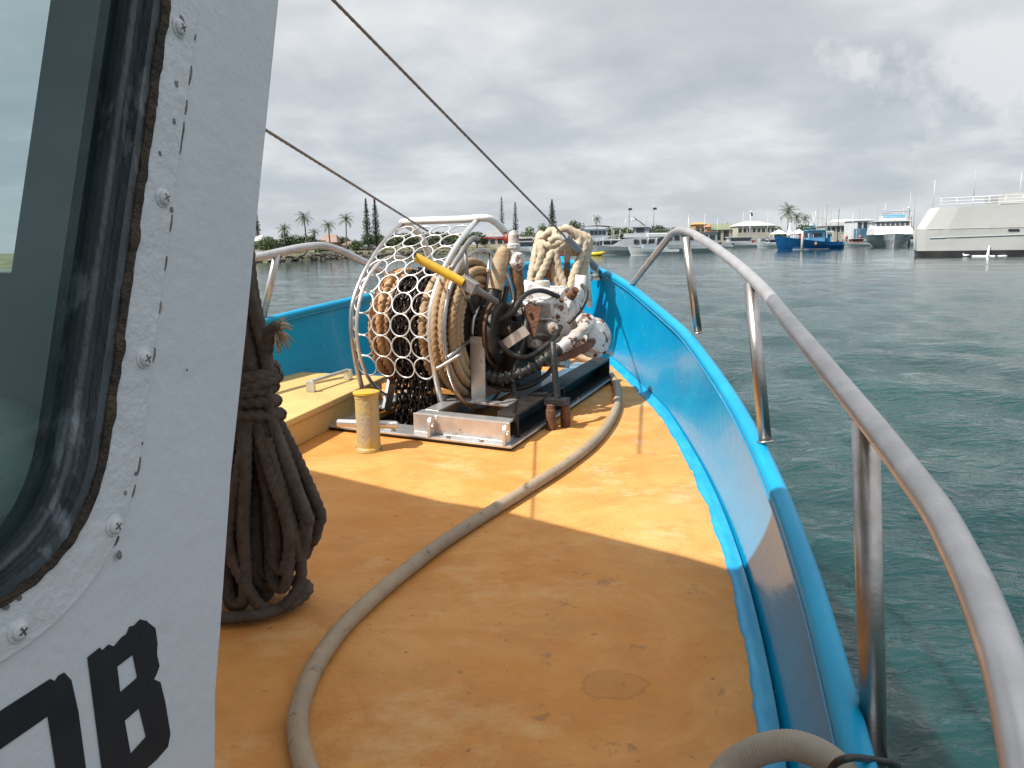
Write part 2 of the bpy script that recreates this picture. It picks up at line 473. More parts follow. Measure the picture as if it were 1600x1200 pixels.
def glass_mat():
    m = bpy.data.materials.new('tinted_window_glass'); m.use_nodes = True
    t = m.node_tree; t.nodes.clear()
    out = N(t, 'ShaderNodeOutputMaterial')
    tr = N(t, 'ShaderNodeBsdfTransparent'); tr.inputs[0].default_value = (.74, .82, .82, 1)
    gl = N(t, 'ShaderNodeBsdfGlossy', i_Roughness=.03); gl.inputs[0].default_value = (.66, .82, .85, 1)
    fr = N(t, 'ShaderNodeFresnel', i_IOR=1.5)
    mx = N(t, 'ShaderNodeMixShader')
    geo = N(t, 'ShaderNodeNewGeometry')   # only the outer face of the pane reflects
    t.links.new(M(t, 'MULTIPLY', M(t, 'ADD', fr.outputs[0], .0), M(t, 'SUBTRACT', 1.0, geo.outputs['Backfacing'])), mx.inputs[0]); t.links.new(tr.outputs[0], mx.inputs[1]); t.links.new(gl.outputs[0], mx.inputs[2])
    t.links.new(mx.outputs[0], out.inputs[0])
    return m
m_glass = glass_mat()

def water_mat():
    m = bpy.data.materials.new('harbour_water'); m.use_nodes = True
    t = m.node_tree; t.nodes.clear()
    out = N(t, 'ShaderNodeOutputMaterial'); b = N(t, 'ShaderNodeBsdfPrincipled')
    t.links.new(b.outputs[0], out.inputs[0])
    tcn = N(t, 'ShaderNodeTexCoord'); co = tcn.outputs['Object']
    n0 = N(t, 'ShaderNodeTexNoise', i_Scale=.25, i_Detail=3.0); t.links.new(co, n0.inputs['Vector'])
    c = mix(t, ramp(t, n0.outputs[0], [(.35, 0.0), (.65, 1.0)]), (.002, .030, .033), (.004, .044, .044))
    t.links.new(c, b.inputs['Base Color'])
    b.inputs['Roughness'].default_value = .07
    b.inputs['Subsurface Weight'].default_value = 1.0      # murky water: light spreads below the surface
    b.inputs['Subsurface Radius'].default_value = (.5, 1.0, .9)
    b.inputs['Subsurface Scale'].default_value = 1.0
    b.inputs['IOR'].default_value = 1.45
    mp = N(t, 'ShaderNodeMapping'); mp.inputs['Scale'].default_value = (.75, 1.5, 1); mp.inputs['Rotation'].default_value = (0, 0, R(12))
    t.links.new(co, mp.inputs[0])
    hs = None
    for sc, wt in ((1.2, .5), (3.4, 1.0), (9, .38)):
        n = N(t, 'ShaderNodeTexNoise', i_Scale=sc, i_Detail=3.0, i_Roughness=.5, i_Distortion=.5); t.links.new(mp.outputs[0], n.inputs['Vector'])
        x = M(t, 'MULTIPLY', n.outputs[0], wt)
        hs = x if hs is None else M(t, 'ADD', hs, x)
    ln = N(t, 'ShaderNodeVectorMath', operation='LENGTH'); t.links.new(co, ln.inputs[0])   # calmer in the sheltered harbour
    calm = N(t, 'ShaderNodeMapRange', i_1=8.0, i_2=90.0, i_3=1.0, i_4=.14); t.links.new(ln.outputs['Value'], calm.inputs[0])
    bn = N(t, 'ShaderNodeBump', i_Distance=.075); t.links.new(calm.outputs[0], bn.inputs['Strength'])
    t.links.new(hs, bn.inputs['Height']); t.links.new(bn.outputs[0], b.inputs['Normal'])
    return m
m_water = water_mat()

# ------------------------------------------------------------------ water: one sheet to the horizon, with real waves
def build_water():
    rs = [1.0]
    while rs[-1] < 4500: rs.append(rs[-1] * 1.0165 + .004)
    front = np.linspace(-R(52), R(52), 620)
    back = np.linspace(R(52), 2 * math.pi - R(52), 90)[1:-1]
    th = np.concatenate([front, back])
    rr, tt = np.meshgrid(np.array(rs), th, indexing='ij')
    x = rr * np.sin(tt); y = rr * np.cos(tt)
    z = np.zeros_like(x)
    rg = np.random.RandomState(3)
    for i in range(70):
        lam = .22 * (1.056 ** i)
        a = R(200) + rg.normal(0, .62)
        k = 2 * math.pi / lam
        amp = (.0092 * lam ** .85 if lam < 1.6 else .0076 * lam ** .85) if lam < 3 else .0062 * 3 ** .85 * (3 / lam) ** .5
        fade = np.clip((lam / (rr * .0168 + .004) - 2.5) / 3, 0, 1)
        ph = k * (x * math.sin(a) + y * math.cos(a)) + rg.uniform(0, 6.28)
        wv = np.sin(ph)
        z += amp * fade * (wv + .25 * np.cos(2 * ph))
    z -= EYE
    nr, na = x.shape
    me = bpy.data.meshes.new('water')
    idx = np.arange(nr * na).reshape(nr, na)
    a0 = idx[:-1, :]; a1 = idx[1:, :]
    b0 = np.roll(a0, -1, 1); b1 = np.roll(a1, -1, 1)
    q = np.stack([a0, a1, b1, b0], -1).reshape(-1, 4)[:, ::-1]
    me.vertices.add(nr * na)
    me.vertices.foreach_set('co', np.stack([x, y, z + EYE], -1).astype(np.float32).ravel())
    me.loops.add(q.size); me.loops.foreach_set('vertex_index', q.astype(np.int32).ravel())
    me.polygons.add(len(q)); me.polygons.foreach_set('loop_start', np.arange(0, q.size, 4, dtype=np.int32)); me.polygons.foreach_set('loop_total', np.full(len(q), 4, np.int32))
    me.polygons.foreach_set('use_smooth', np.ones(len(q), bool))
    me.update(); me.validate()
    me.materials.append(m_water)
    o = bpy.data.objects.new('water', me); COL.objects.link(o)
    o['kind'] = 'structure'
build_water()

# ------------------------------------------------------------------ the boat's hull, bulwarks and deck
BS = [(0, .0), (.10, .14), (.33, .34), (.63, .54), (1.1, .75), (1.58, .925), (2.05, 1.09), (2.5, 1.235), (3.33, 1.43), (3.96, 1.545), (4.56, 1.62), (5.26, 1.665), (6.5, 1.70), (8, 1.72), (11, 1.70)]
BSP = [(p.x, p.y) for p in spline([V((a, b, 0)) for a, b in BS], 6)]
def hullpt(s_, b, side, z=None):
    p = STEM - AX * s_ + LT * (b * side)
    return p
def side_lines(side):
    cap, foot = [], []
    for s_, b in BSP:
        c = hullpt(s_, max(b - .028, 0) if s_ > .02 else 0, side); c.z = cap_z(c.y) - .024
        k = min(s_ / .5, 1)
        f = hullpt(s_ + .16 * (1 - k), max(b - .12 - .02 * (1 - k), .0), side); f.z = deck_z(f.y)
        cap.append(c); foot.append(f)
    return cap, foot
hull = thing('boat_hull', 'bright blue bulwark and hull around the orange foredeck', 'boat hull', (STEM.x, STEM.y, -1.2))
FOOT = {}
for side in (1, -1):
    cap, foot = side_lines(side)
    FOOT[side] = foot
    n = len(cap)
    mb = MB()
    rows = []
    for c, f in zip(cap, foot):
        top = c + V((0, 0, -.012)) - LT * (side * .008)
        rows.append([f.lerp(top, t) + V((0, 0, -.02 if t == 0 else 0)) - LT * (side * .018 * math.sin(math.pi * t)) * -1 for t in (0, .12, .3, .5, .7, .88, 1)])
    if side < 0: rows = [list(reversed(r)) for r in rows]
    mb.grid(rows)
    obj('bulwark_panel', mb, m_blue, hull)
    mb = MB()                               # outer plating down below the waterline
    rows = []
    for (s_, b), c in zip(BSP, cap):
        r_ = []
        for t in (0, .15, .35, .6, .85, 1):
            z = c.z + (-EYE - .4 - c.z) * t
            inn = b * (1 - .22 * t) - .02 * min(1, s_ * 4)
            p = hullpt(s_ + .55 * t * max(0, 1 - s_ / 3), max(inn, 0), side)
            r_.append(V((p.x, p.y, z)))
        rows.append(r_ if side > 0 else list(reversed(r_)))
    mb.grid(rows)
    obj('hull_plating', mb, m_hull, hull)
    mb = MB()
    ell = []
    mb.tube(cap, lambda i: .0285 + .0008 * mnoise.noise(V((i * .8, side, 3))), 16, True, flat=.9)
    obj('gunwale', mb, m_bluecap, hull)
    mb = MB()                               # lip under the gunwale
    lip = [c - LT * (side * .026) + V((0, 0, -.018)) for c in cap]
    mb.tube(lip, .0045, 8)
    obj('gunwale_lip', mb, m_blue, hull)
    mb = MB()                               # brushed margin of blue on the deck edge
    rows = []
    for i, f in enumerate(resample(foot, .022)):
        wd = .034 + .012 * mnoise.noise(V((i * .11, side, 0))) + .007 * mnoise.noise(V((i * .45, side, 7)))
        o_ = f + LT * (side * .006); nn = f - LT * (side * wd)
        nn.z = deck_z(nn.y)
        rows.append([V((o_.x, o_.y, o_.z + .036)), f.lerp(nn, .28) + V((0, 0, .013)), f.lerp(nn, .7) + V((0, 0, .0065)), V((nn.x, nn.y, nn.z + .0045)), V((nn.x, nn.y, nn.z - .003))])
    if side < 0: pass
    else: rows = [list(reversed(r)) for r in rows]
    mb.grid(rows)
    obj('waterway_margin', mb, m_bluestrip, hull)
mb = MB()
mb.tube([V((STEM.x, STEM.y, cap_z(STEM.y) + .02)) + AX * .0, V((STEM.x, STEM.y, -1.3)) - AX * .1, V((STEM.x, STEM.y, -EYE - .4)) - AX * .55], .05, 12)
obj('stem_post', mb, m_bluecap, hull)

WANG = R(-24.5)                             # the winch sits slightly askew on the deck
WO = V((-.021, 3.56, -.958))
WU = V((math.cos(WANG), math.sin(WANG), 0)); WV = V((-math.sin(WANG), math.cos(WANG), 0))
def wl(u, v, w_=0): return WO + WU * u + WV * v + V((0, 0, w_))
HOLE = [(-.95, .10), (-.52, .10), (-.52, .98), (-.95, .98)]
outer = [(f.x, f.y) for f in FOOT[1][2:]] + [(f.x, f.y) for f in reversed(FOOT[-1][2:])]
inner = [(wl(u, v).x, wl(u, v).y) for u, v in HOLE]
mb = MB()
mb.plate(outer, [inner], lambda a, b: (a, b, deck_z(b)), (0, 0, -.03))
tag(obj('deck', mb, m_deck), None, None, kind='structure')

# ------------------------------------------------------------------ wheelhouse
WOFF = -.47
def wp(al, z, off=0.0): 
    p = AX * al + LT * (WOFF + off)
    return V((p.x, p.y, z))
house = thing('wheelhouse', 'white painted wheelhouse side with a flaking window surround', 'wheelhouse', (AX * .2 + LT * WOFF) + V((0, 0, -1.08)))
def rwin(c, bot, top, left, rad, k=.332):
    def X(z): return c + k * z
    br, tr_, tl, bl = V((X(bot), bot, 0)), V((X(top), top, 0)), V((left, top, 0)), V((left, bot, 0))
    pts = []
    P = [bl, br, tr_, tl]
    for i in range(4):
        a, b, d = P[i - 1], P[i], P[(i + 1) % 4]
        p0 = b + (a - b).normalized() * rad; p1 = b + (d - b).normalized() * rad
        for t in range(9):
            t /= 8
            pts.append((p0 * (1 - t) ** 2 + b * 2 * t * (1 - t) + p1 * t * t))
    return [(p.x, p.y) for p in pts]
WTOP = .93
flo = rwin(.563, -.272, .62, -.42, .115)
fli = rwin(.528, -.236, .585, -.385, .095)
sel = rwin(.518, -.228, .577, -.378, .09)
fri = rwin(.470, -.212, .545, -.345, .085)
edge = [(.992, WTOP), (.771, .258), (.710, .057), (.668, -.083), (.625, -.218), (.588, -.365), (.572, -.425), (.561, -.5), (.53, -1.085)]
wall = [(-2.8, WTOP)] + list(reversed(edge[::-1]))
wall = [(-2.8, -1.2), (-2.8, WTOP)] + edge
mb = MB()
mb.plate(wall, [fli], lambda a, z: wp(a, z), -LT * .05)
obj('side_wall', mb, m_white, house, bev=.004)
HALFW = .95
def wfront(lat, z):                         # raked front
    al = .50 + (z + 1.08) * .235
    p = AX * al + LT * (WOFF - lat)
    return V((p.x, p.y, z))
mb = MB()
def wfr(lat, z):
    e = [q for q in edge]
    al = np.interp(z, [q[1] for q in reversed(e)], [q[0] for q in reversed(e)])
    p = AX * (al - .004) + LT * (WOFF - .05 - lat)
    return V((p.x, p.y, z))
zs = [-1.085, -.5, -.425, -.365, -.218, -.083, .057, .258, WTOP]
frnt = [[(.20, -.02), (.92, -.02), (.92, .7), (.20, .7)], [(1.1, .0), (1.75, .0), (1.75, .7), (1.1, .7)]]
mb.plate([(0.002, z) for z in reversed(zs)] + [(1.85, z) for z in zs], frnt, wfr, -AX * .05)
obj('front_wall', mb, m_white, house)
mb = MB()
def wport(a, z):
    p = AX * a + LT * (WOFF - 1.9); return V((p.x, p.y, z))
mb.plate(wall, [[(-.2, -.05), (.45, -.05), (.55, .6), (-.2, .6)], [(-1.4, .0), (-.5, .0), (-.5, .6), (-1.4, .6)]], wport, -LT * .04)
obj('port_wall', mb, m_white, house)
mb = MB()
a0 = AX * -2.8 + LT * (WOFF - .05); a1 = AX * -2.8 + LT * (WOFF - 1.9)
mb.prism([V((a0.x, a0.y, -1.2)), V((a1.x, a1.y, -1.2)), V((a1.x, a1.y, WTOP)), V((a0.x, a0.y, WTOP))], AX * .04)
obj('aft_wall', mb, m_white, house)
mb = MB()
mb.prism([wp(-2.75, -.62, -.055), wp(.5, -.62, -.055), wp(.5, -.62, -1.88), wp(-2.75, -.62, -1.88)], (0, 0, -.03))
obj('cabin_floor', mb, m_cabin, house)
mb = MB()
mb.prism([wp(-1.3, -.6, -.06), wp(-1.3, -.6, -1.88), wp(-1.3, .92, -1.88), wp(-1.3, .92, -.06)], AX * .03)
obj('cabin_bulkhead', mb, m_cabin, house)
mb = MB()                                   # roof with a deep forward overhang
rf = [(-2.75, 2.62), (-2.48, 2.55), (-2.14, 2.49), (-1.80, 2.36), (-1.385, 2.17), (-1.073, 1.945), (-.79, 1.74), (-.64, 1.61), (-.32, 1.60), (.0, 1.86), (.10, 1.80)]
aft = AX * -2.9 + LT * -.05
prt = AX * -2.9 + LT * -2.7
prt2 = AX * 2.0 + LT * -2.95
poly = rf + [(aft.x, aft.y), (prt.x, prt.y), (prt2.x, prt2.y)]
mb.prism([V((x, y, .95)) for x, y in reversed(poly)], (0, 0, .07))
obj('roof', mb, m_white, house)
mb = MB()
mb.cyl(V((-.92, 2.14, deck_z(2.14) - .01)), V((-.92, 2.14, .30)), .03)
pst = thing('rope_post', 'grey steel post with a hook that carries the dark rope coil', 'post', (-.92, 2.14, deck_z(2.14)))
obj('post', mb, m_rail, pst)
obj('hook', MB().tube([V((-.92, 2.14, .05)), V((-.70, 2.08, .06)), V((-.69, 2.078, .10))], .012, 10), m_rail, pst)
win = obj('window', MB().plate(flo, [fli], lambda a, z: wp(a, z, .0026), -LT * .0021), m_flange, house, bev=.001)
# perished sealant between flange and frame
mb = MB()
def ragged(loop, amp, sc, seed):
    P = [V((a, z, 0)) for a, z in loop]; P.append(P[0])
    P = resample(P, .004)[:-1]
    out = []
    for i, p in enumerate(P):
        t = P[(i + 1) % len(P)] - P[i - 1]
        n = V((-t.y, t.x, 0)).normalized()
        out.append(p - n * amp * (mnoise.noise(V((p.x * sc, p.y * sc, seed))) + .5 * mnoise.noise(V((p.x * sc * 3, p.y * sc * 3, seed)))))
    return [(p.x, p.y) for p in out]
so_ = ragged(rwin(.5255, -.2355, .589, -.389, .095), .0026, 44, 1)
si_ = ragged(rwin(.5165, -.229, .573, -.375, .088), .0018, 40, 5)
P3 = len(so_)
mb.plate(so_, [si_], lambda a, z: wp(a, z, .0050 + .0020 * mnoise.noise(V((a * 60, z * 60, 3)))), -LT * .03)
obj('sealant', mb, m_seal, win)
mb = MB()
mb.plate(rwin(.518, -.2290, .574, -.376, .089), [rwin(.5085, -.2225, .559, -.361, .086)], lambda a, z: wp(a, z, .003), -LT * .04)
mb.plate(rwin(.508, -.2222, .5585, -.3605, .086), [rwin(.4985, -.2175, .545, -.345, .085)], lambda a, z: wp(a, z, -.006), -LT * .035)
mb.tube([wp(a, z, -.008) for a, z in rwin(.4992, -.2178, .5455, -.3455, .085)], .004, 8, False, True)
obj('window_frame', mb, m_frame, win)
mb = MB()
mb.plate(rwin(.502, -.219, .548, -.349, .0845), [], lambda a, z: wp(a, z, -.017), -LT * .006)
obj('glass', mb, m_glass, win)
# cracked line where the flange's old paint has let go of the wall
mb = MB()
loop = [V((a, z, 0)) for a, z in flo]; loop.append(loop[0])
loop = resample(loop, .0025)
for i in range(len(loop) - 1):
    p, q = loop[i], loop[i + 1]
    k = .75 * mnoise.noise(V((p.x * 55, p.y * 55, 9))) + .35 * mnoise.noise(V((p.x * 14, p.y * 14, 2))) - .05
    if k < .06:
        if mb.v: obj('paint_crack', mb, m_gap, win); mb = MB()
        continue
    t = (q - p).normalized(); n = V((t.y, -t.x, 0))
    p = p + n * .0012; q = q + n * .0012
    wdt = .0016 + .0065 * max(0, k) 
    a_, b_, c_, d_ = p - t * .0002, q + t * .0002, q + n * wdt, p + n * wdt
    mb.prism([wp(v.x, v.y, .0008) for v in (a_, b_, c_, d_)], LT * .0006)
if mb.v: obj('paint_crack', mb, m_gap, win)
for (al, z) in [(.617, .189), (.576, .044), (.535, -.088), (.484, -.215), (.391, -.257), (.25, -.257), (.66, .33)]:
    mb = MB()
    c = wp(al - .012, z, .0024)
    mb.revolve([(.0085, 0), (.0085, .001), (.0062, .0016), (.006, .0034), (.0045, .0048), (.001, .0052)], c, LT, 18)
    obj('screw', mb, m_flange, house)
    mb = MB()
    for rot in (0.4, 0.4 + math.pi / 2):
        dirv = AX * math.cos(rot) + V((0, 0, math.sin(rot)))
        per = LT.cross(dirv)
        mb.prism([c + LT * .0049 + dirv * x * .0035 + per * y * .0007 for x, y in ((-1, -1), (1, -1), (1, 1), (-1, 1))], LT * .0005)
    obj('screw_slot', mb, m_gap, bpy.data.objects[[o.name for o in house.children if o.name.startswith('screw')][-1]])
# flaked patches of the flange paint
m_bare = pm('bare_grey_under_paint', (.10, .10, .105), (.24, .23, .22), 60, .8)
for (px, py, r_) in [(284, 38, .010), (243, 160, .006), (276, 132, .004), (272, 190, .004), (250, 240, .003), (268, 328, .004), (292, 578, .002), (196, 770, .003), (212, 740, .003), (186, 868, .006), (8, 946, .006), (30, 934, .004)]:
    d = ray(px, py); t_ = (WOFF + .0027) / d.dot(LT); p = d * t_
    al, z = p.dot(AX), p.z
    pts = []
    for k in range(14):
        a = 2 * math.pi * k / 14
        q = r_ * (.55 + .6 * abs(mnoise.noise(V((k * .9, px, py)))))
        pts.append(wp(al + math.cos(a) * q * .7, z + math.sin(a) * q, .0027))
    obj('paint_chip', MB().prism(pts, LT * .0006), m_bare, win)
def letter(outer, holes):
    mb = MB()
    mb.plate(outer, holes, lambda a, z: wp(a, z, .0002), LT * .0008)
    obj('letter', mb, m_letter, house)
letter([(.434, -.308), (.446, -.3065), (.4485, -.310), (.455, -.3085), (.460, -.313), (.469, -.3095), (.474, -.3095), (.478, -.305), (.483, -.3065), (.490, -.3045), (.497, -.3095), (.4985, -.312), (.5055, -.3205), (.506, -.335), (.504, -.3445), (.5055, -.356), (.501, -.3615), (.4975, -.364), (.5045, -.371), (.5075, -.392), (.5095, -.424), (.505, -.434), (.490, -.4365), (.434, -.4365)],
       [[(.4605, -.331), (.478, -.330), (.480, -.352), (.4605, -.354)], [(.4615, -.380), (.478, -.379), (.482, -.4085), (.4635, -.412)]])
letter([(.333, -.306), (.4, -.306), (.4035, -.310), (.407, -.3075), (.412, -.308), (.417, -.317), (.4195, -.345), (.4195, -.420), (.410, -.4365), (.333, -.4365), (.322, -.424), (.322, -.318)],
       [[(.352, -.332), (.394, -.332), (.395, -.411), (.352, -.411)]])
# pale seat inside, behind the glass
sc = ray(22, 742); sc = sc * ((WOFF - .13) / sc.dot(LT))
seat = thing('helm_seat', 'pale vinyl helm seat behind the wheelhouse window', 'seat', sc - V((0, 0, .3)))
obj('backrest', MB().sphere(sc, (.058, .066, .066), 24, 14, .10), m_cushion, seat)
obj('pedestal', MB().cyl(V((sc.x, sc.y, -.60)), sc, .04), m_black, seat)

# ------------------------------------------------------------------ bow rails
def rail_pt(px, py): return on_plane(px, py, -.45, .125)
rl = [(1085, 366), (1110, 382), (1150, 412), (1190, 450), (1230, 500), (1270, 548), (1320, 610), (1370, 672), (1420, 738), (1465, 800), (1500, 865), (1530, 930), (1560, 1010), (1590, 1110)]
top = [rail_pt(*q) for q in rl]
top = top[1:]
last = top[-1]
top += [last + V((-.09, -.22, -.08)), last + V((-.16, -.5, -.24)), last + V((-.2, -.75, -.45))]
foot0 = V((.846, 5.439, cap_z(5.44) - .02))
head = [foot0, foot0.lerp(V((.935, 4.45, .035)), .5), V((.93, 4.42, .03)), V((.945, 4.32, .058)), V((.953, 4.12, .062)), V((.95, 3.95, .044))]
head = [foot0, foot0.lerp(on_y(1040, 377, 4.62), .5), on_y(1040, 377, 4.62), on_y(1049, 366, 4.47), on_y(1062, 360, 4.25), on_y(1078, 363, 4.05), on_y(1088, 368, 3.92)]
rp = spline(head + top, 8)
rail = thing('bow_rail', 'grey steel tube rail rising over the sunlit side of the bow', 'rail', (foot0.x, foot0.y, foot0.z), group=None)
obj('top_rail', MB().tube(rp, .0200, 18), m_rail, rail)
def rpost(topp, basep, r=.021, extra=None):
    mb = MB()
    mb.cyl(topp, basep, r, r, 16)
    mb.torus(basep + (topp - basep).normalized() * .004, topp - basep, r + .002, .005, 18, 6)
    return mb
p1t, p1b = on_y(1071, 370, 3.97), V((.955, 3.947, cap_z(3.947) - .02))
p1b = on_y(1091, 521, 3.95)
obj('post', rpost(p1t, p1b), m_steel, rail)
p2t, p2b = on_y(1172, 442, 2.56), on_y(1196, 692, 2.46)
obj('post', rpost(p2t, p2b), m_steel, rail)
p3t, p3b = on_y(1352, 655, 1.265), on_y(1368, 1260, 1.22)
obj('post', rpost(p3t, p3b, .0225), m_steel, rail)
pt = [on_y(300, 420, 4.05), on_y(395, 403, 4.35), on_y(432, 395, 4.5), on_y(470, 387, 4.65), on_y(503, 384, 4.8), on_y(530, 391, 4.92), on_y(556, 403, 5.03), on_y(590, 420, 5.2), on_y(622, 441, 5.42)]
rail2 = thing('bow_rail', 'pinkish grey tube rail on the far side beyond the winch', 'rail', pt[-1])
obj('top_rail', MB().tube(spline([on_y(150, 470, 3.5)] + pt, 8), .0235, 14), m_rail, rail2)
obj('post', rpost(on_y(433, 396, 4.5), on_y(411, 496, 4.55)), m_rail, rail2)

# ------------------------------------------------------------------ anchor winch (local frame: u right, v forward, w up)
winch = thing('anchor_winch', 'large steel anchor winch with ring guard on the foredeck', 'winch', WO, WANG)
def wz(u, v): return .04 * (u * WU.y + v * WV.y)    # the deck rises under the base
def WP(name, mb, mat, bev=0, parent=None): return obj(name, mb, mat, parent or winch, True, bev)
def sbox(mb, u0, u1, v0, v1, w0, w1):        # box that follows the deck's slope
    c = [(u0, v0), (u1, v0), (u1, v1), (u0, v1)]
    return mb.hexa([V((u, v, w0 + wz(u, v))) for u, v in c], [V((u, v, w1 + wz(u, v))) for u, v in c])
mb = MB()
sbox(mb, -1.05, .045, -.07, .085, .018, .03); sbox(mb, -.10, .045, .085, 1.6, .018, .03); sbox(mb, -1.05, -.965, .085, 1.6, .018, .03); sbox(mb, -.965, -.10, 1.5, 1.6, .018, .03); sbox(mb, -.515, -.43, .085, 1.5, .018, .03)
WP('base_flange', mb, m_steel2, .003)
mb = MB()
sbox(mb, -1.03, .03, -.055, .07, .002, .0175); sbox(mb, -.09, .03, .07, 1.58, .002, .0175)
WP('base_gasket', mb, m_black)
mb = MB()
sbox(mb, -.52, .01, -.012, .0, .03, .125); sbox(mb, -.515, .0, .0, .07, .113, .125); sbox(mb, -.515, .0, .0, .09, .03, .04)
WP('front_beam', mb, m_steel2, .003)
mb = MB()
sbox(mb, -.09, .02, .07, 1.56, .14, .152); sbox(mb, -.09, -.078, .07, 1.56, .03, .14); sbox(mb, -.078, .03, .07, 1.56, .03, .042)
sbox(mb, -.078, .018, .07, .082, .042, .14); sbox(mb, -.078, .018, 1.548, 1.56, .042, .14); sbox(mb, -.078, .0, .75, .762, .042, .14)
WP('side_channel', mb, m_dark, .002)
mb = MB()
sbox(mb, -.50, -.42, .07, 1.5, .115, .127); sbox(mb, -.50, -.488, .07, 1.5, .03, .115); sbox(mb, -.42, -.09, .30, .36, .113, .125); sbox(mb, -.2, -.13, .36, 1.5, .113, .125)
WP('inner_beam', mb, m_steel2, .002)
for u in (-.405, .0):
    mb = MB()
    prof = [(-.05, .03), (-.05, .075)] + [(-.01 + .04 * math.cos(a), .085 + .045 * math.sin(a)) for a in np.linspace(math.pi, 0, 9)] + [(.0, .03)]
    pts = [(-.09 + max(0, p[0] + .05), p[1]) for p in prof]
    pts = [(-.072, .032), (-.072, .085)] + [(-.042 - .03 * math.cos(a), .085 + .04 * math.sin(a)) for a in np.linspace(.15, math.pi - .15, 8)] + [(-.0125, .085), (-.0125, .032)]
    hole = [(-.042 + .012 * math.cos(a), .085 + .012 * math.sin(a)) for a in np.linspace(0, 2 * math.pi, 12, endpoint=False)]
    mb.plate(pts, [hole], lambda a, b: (u, a, b + wz(u, a)), (.014, 0, 0))
    WP('lug', mb, m_steel2, .002)
for (u, v) in [(-.62, -.045), (-.3, -.05), (-.12, -.05), (-.02, .05), (.03, .4), (.03, .9), (-.78, -.045), (-.95, -.045)]:
    mb = MB(); mb.revolve([(.013, 0), (.013, .004), (.009, .0045), (.009, .012), (.0, .014)], (u, v, .03 + wz(u, v)), (0, 0, 1), 6)
    WP('bolt', mb, m_steel)
# guard: two hoops, rings between, white top tube
PROF = [(.30, .03), (.262, .12), (.215, .26), (.178, .42), (.172, .54), (.203, .67), (.30, .80), (.40, .89), (.50, .965), (.62, 1.035), (.735, 1.09)]
def gprof(u): return spline([V((u, v, w_)) for v, w_ in PROF], 6)
mb = MB().tube(gprof(-.51), .016, 12)
WP('guard_hoop', mb, m_steel2)
mb = MB().box((-.51, .30, .09), (.012, .075, .15)).cyl((-.53, .30, .06), (-.49, .30, .06), .012, seg=8)
WP('hoop_bracket', mb, m_steel2, .002)
mb = MB().tube(gprof(-1.0), .014, 12)
WP('guard_hoop', mb, m_steel)
mb = MB().tube([V((-.93, .52 + .40 * math.cos(a), .50 + .40 * math.sin(a))) for a in np.linspace(R(70), R(248), 30)], .010, 8)
WP('inner_hoop', mb, m_steel2)
mb = MB().box((-.93, .40, .13), (.02, .07, .2), Matrix.Rotation(R(-25), 3, 'X'))
WP('hoop_bracket', mb, m_steel2, .002)
tw = spline([V((-1.02, 1.2, .1)), V((-1.02, 1.15, .6)), V((-1.02, 1.0, .98)), V((-1.02, .80, 1.085)), V((-1.0, .74, 1.095)), V((-.9, .735, 1.10)), V((-.6, .735, 1.10)), V((-.48, .74, 1.105)), V((-.44, .80, 1.09)), V((-.43, .93, 1.03)), V((-.42, 1.04, .92)), V((-.42, 1.15, .55)), V((-.42, 1.2, .1))], 8)
WP('top_tube', MB().tube(tw, .021, 12), m_whitepaint)
# rings
prof = gprof(0)
acc = [0]
for a, b in zip(prof, prof[1:]): acc.append(acc[-1] + (b - a).length)
def at_len(s_):
    i = max(0, min(len(prof) - 2, int(np.searchsorted(acc, s_)) - 1))
    t = (s_ - acc[i]) / (acc[i + 1] - acc[i])
    return prof[i].lerp(prof[i + 1], t), (prof[i + 1] - prof[i]).normalized()
RR = .0585
mb = MB()
for row in range(9):
    s_ = .31 + row * .1155
    p, t = at_len(s_)
    for c in range(4):
        u = -.51 - .062 - c * .1195
        k = V((1, 0, 0)).cross(t)
        nn = k + V((rnd() - .5, rnd() - .5, rnd() - .5)) * .06
        mb.torus(V((u, p.y, p.z)), nn, RR, .0042, 26, 6, e1=V((1, 0, 0)))
WP('ring_mesh', mb, pm('zinc_rings', (.74, .73, .71), (.56, .54, .52), 16, .32, .55, 0, 60, [((.30, .18, .10), 24, .66, .05)]))
# drum
DC = V((0, .52, .50))
def dring(u, r, a): return V((u, DC.y + r * math.cos(a), DC.z + r * math.sin(a)))
mb = MB().revolve([(.21, 0), (.21, .55)], (-.95, DC.y, DC.z), (1, 0, 0), 36)
WP('drum', mb, m_dark)
mb = MB().torus((-.385, DC.y, DC.z), (1, 0, 0), .43, .011, 60, 8).torus((-.385, DC.y, DC.z), (1, 0, 0), .12, .016, 30, 8)
for a in np.linspace(.25, .25 + 2 * math.pi, 7)[:-1]:
    mb.cyl(dring(-.385, .12, a), dring(-.385, .43, a), .010, seg=8)
WP('flange_wheel', mb, m_steel)
mb = MB().revolve([(.27, 0), (.27, .008), (.1, .008)], (-.955, DC.y, DC.z), (1, 0, 0), 48)
WP('drum_flange', mb, m_dark)
mb = MB().revolve([(.05, 0), (.05, .26)], (-.45, DC.y, DC.z), (1, 0, 0), 20)
WP('shaft', mb, m_dark)
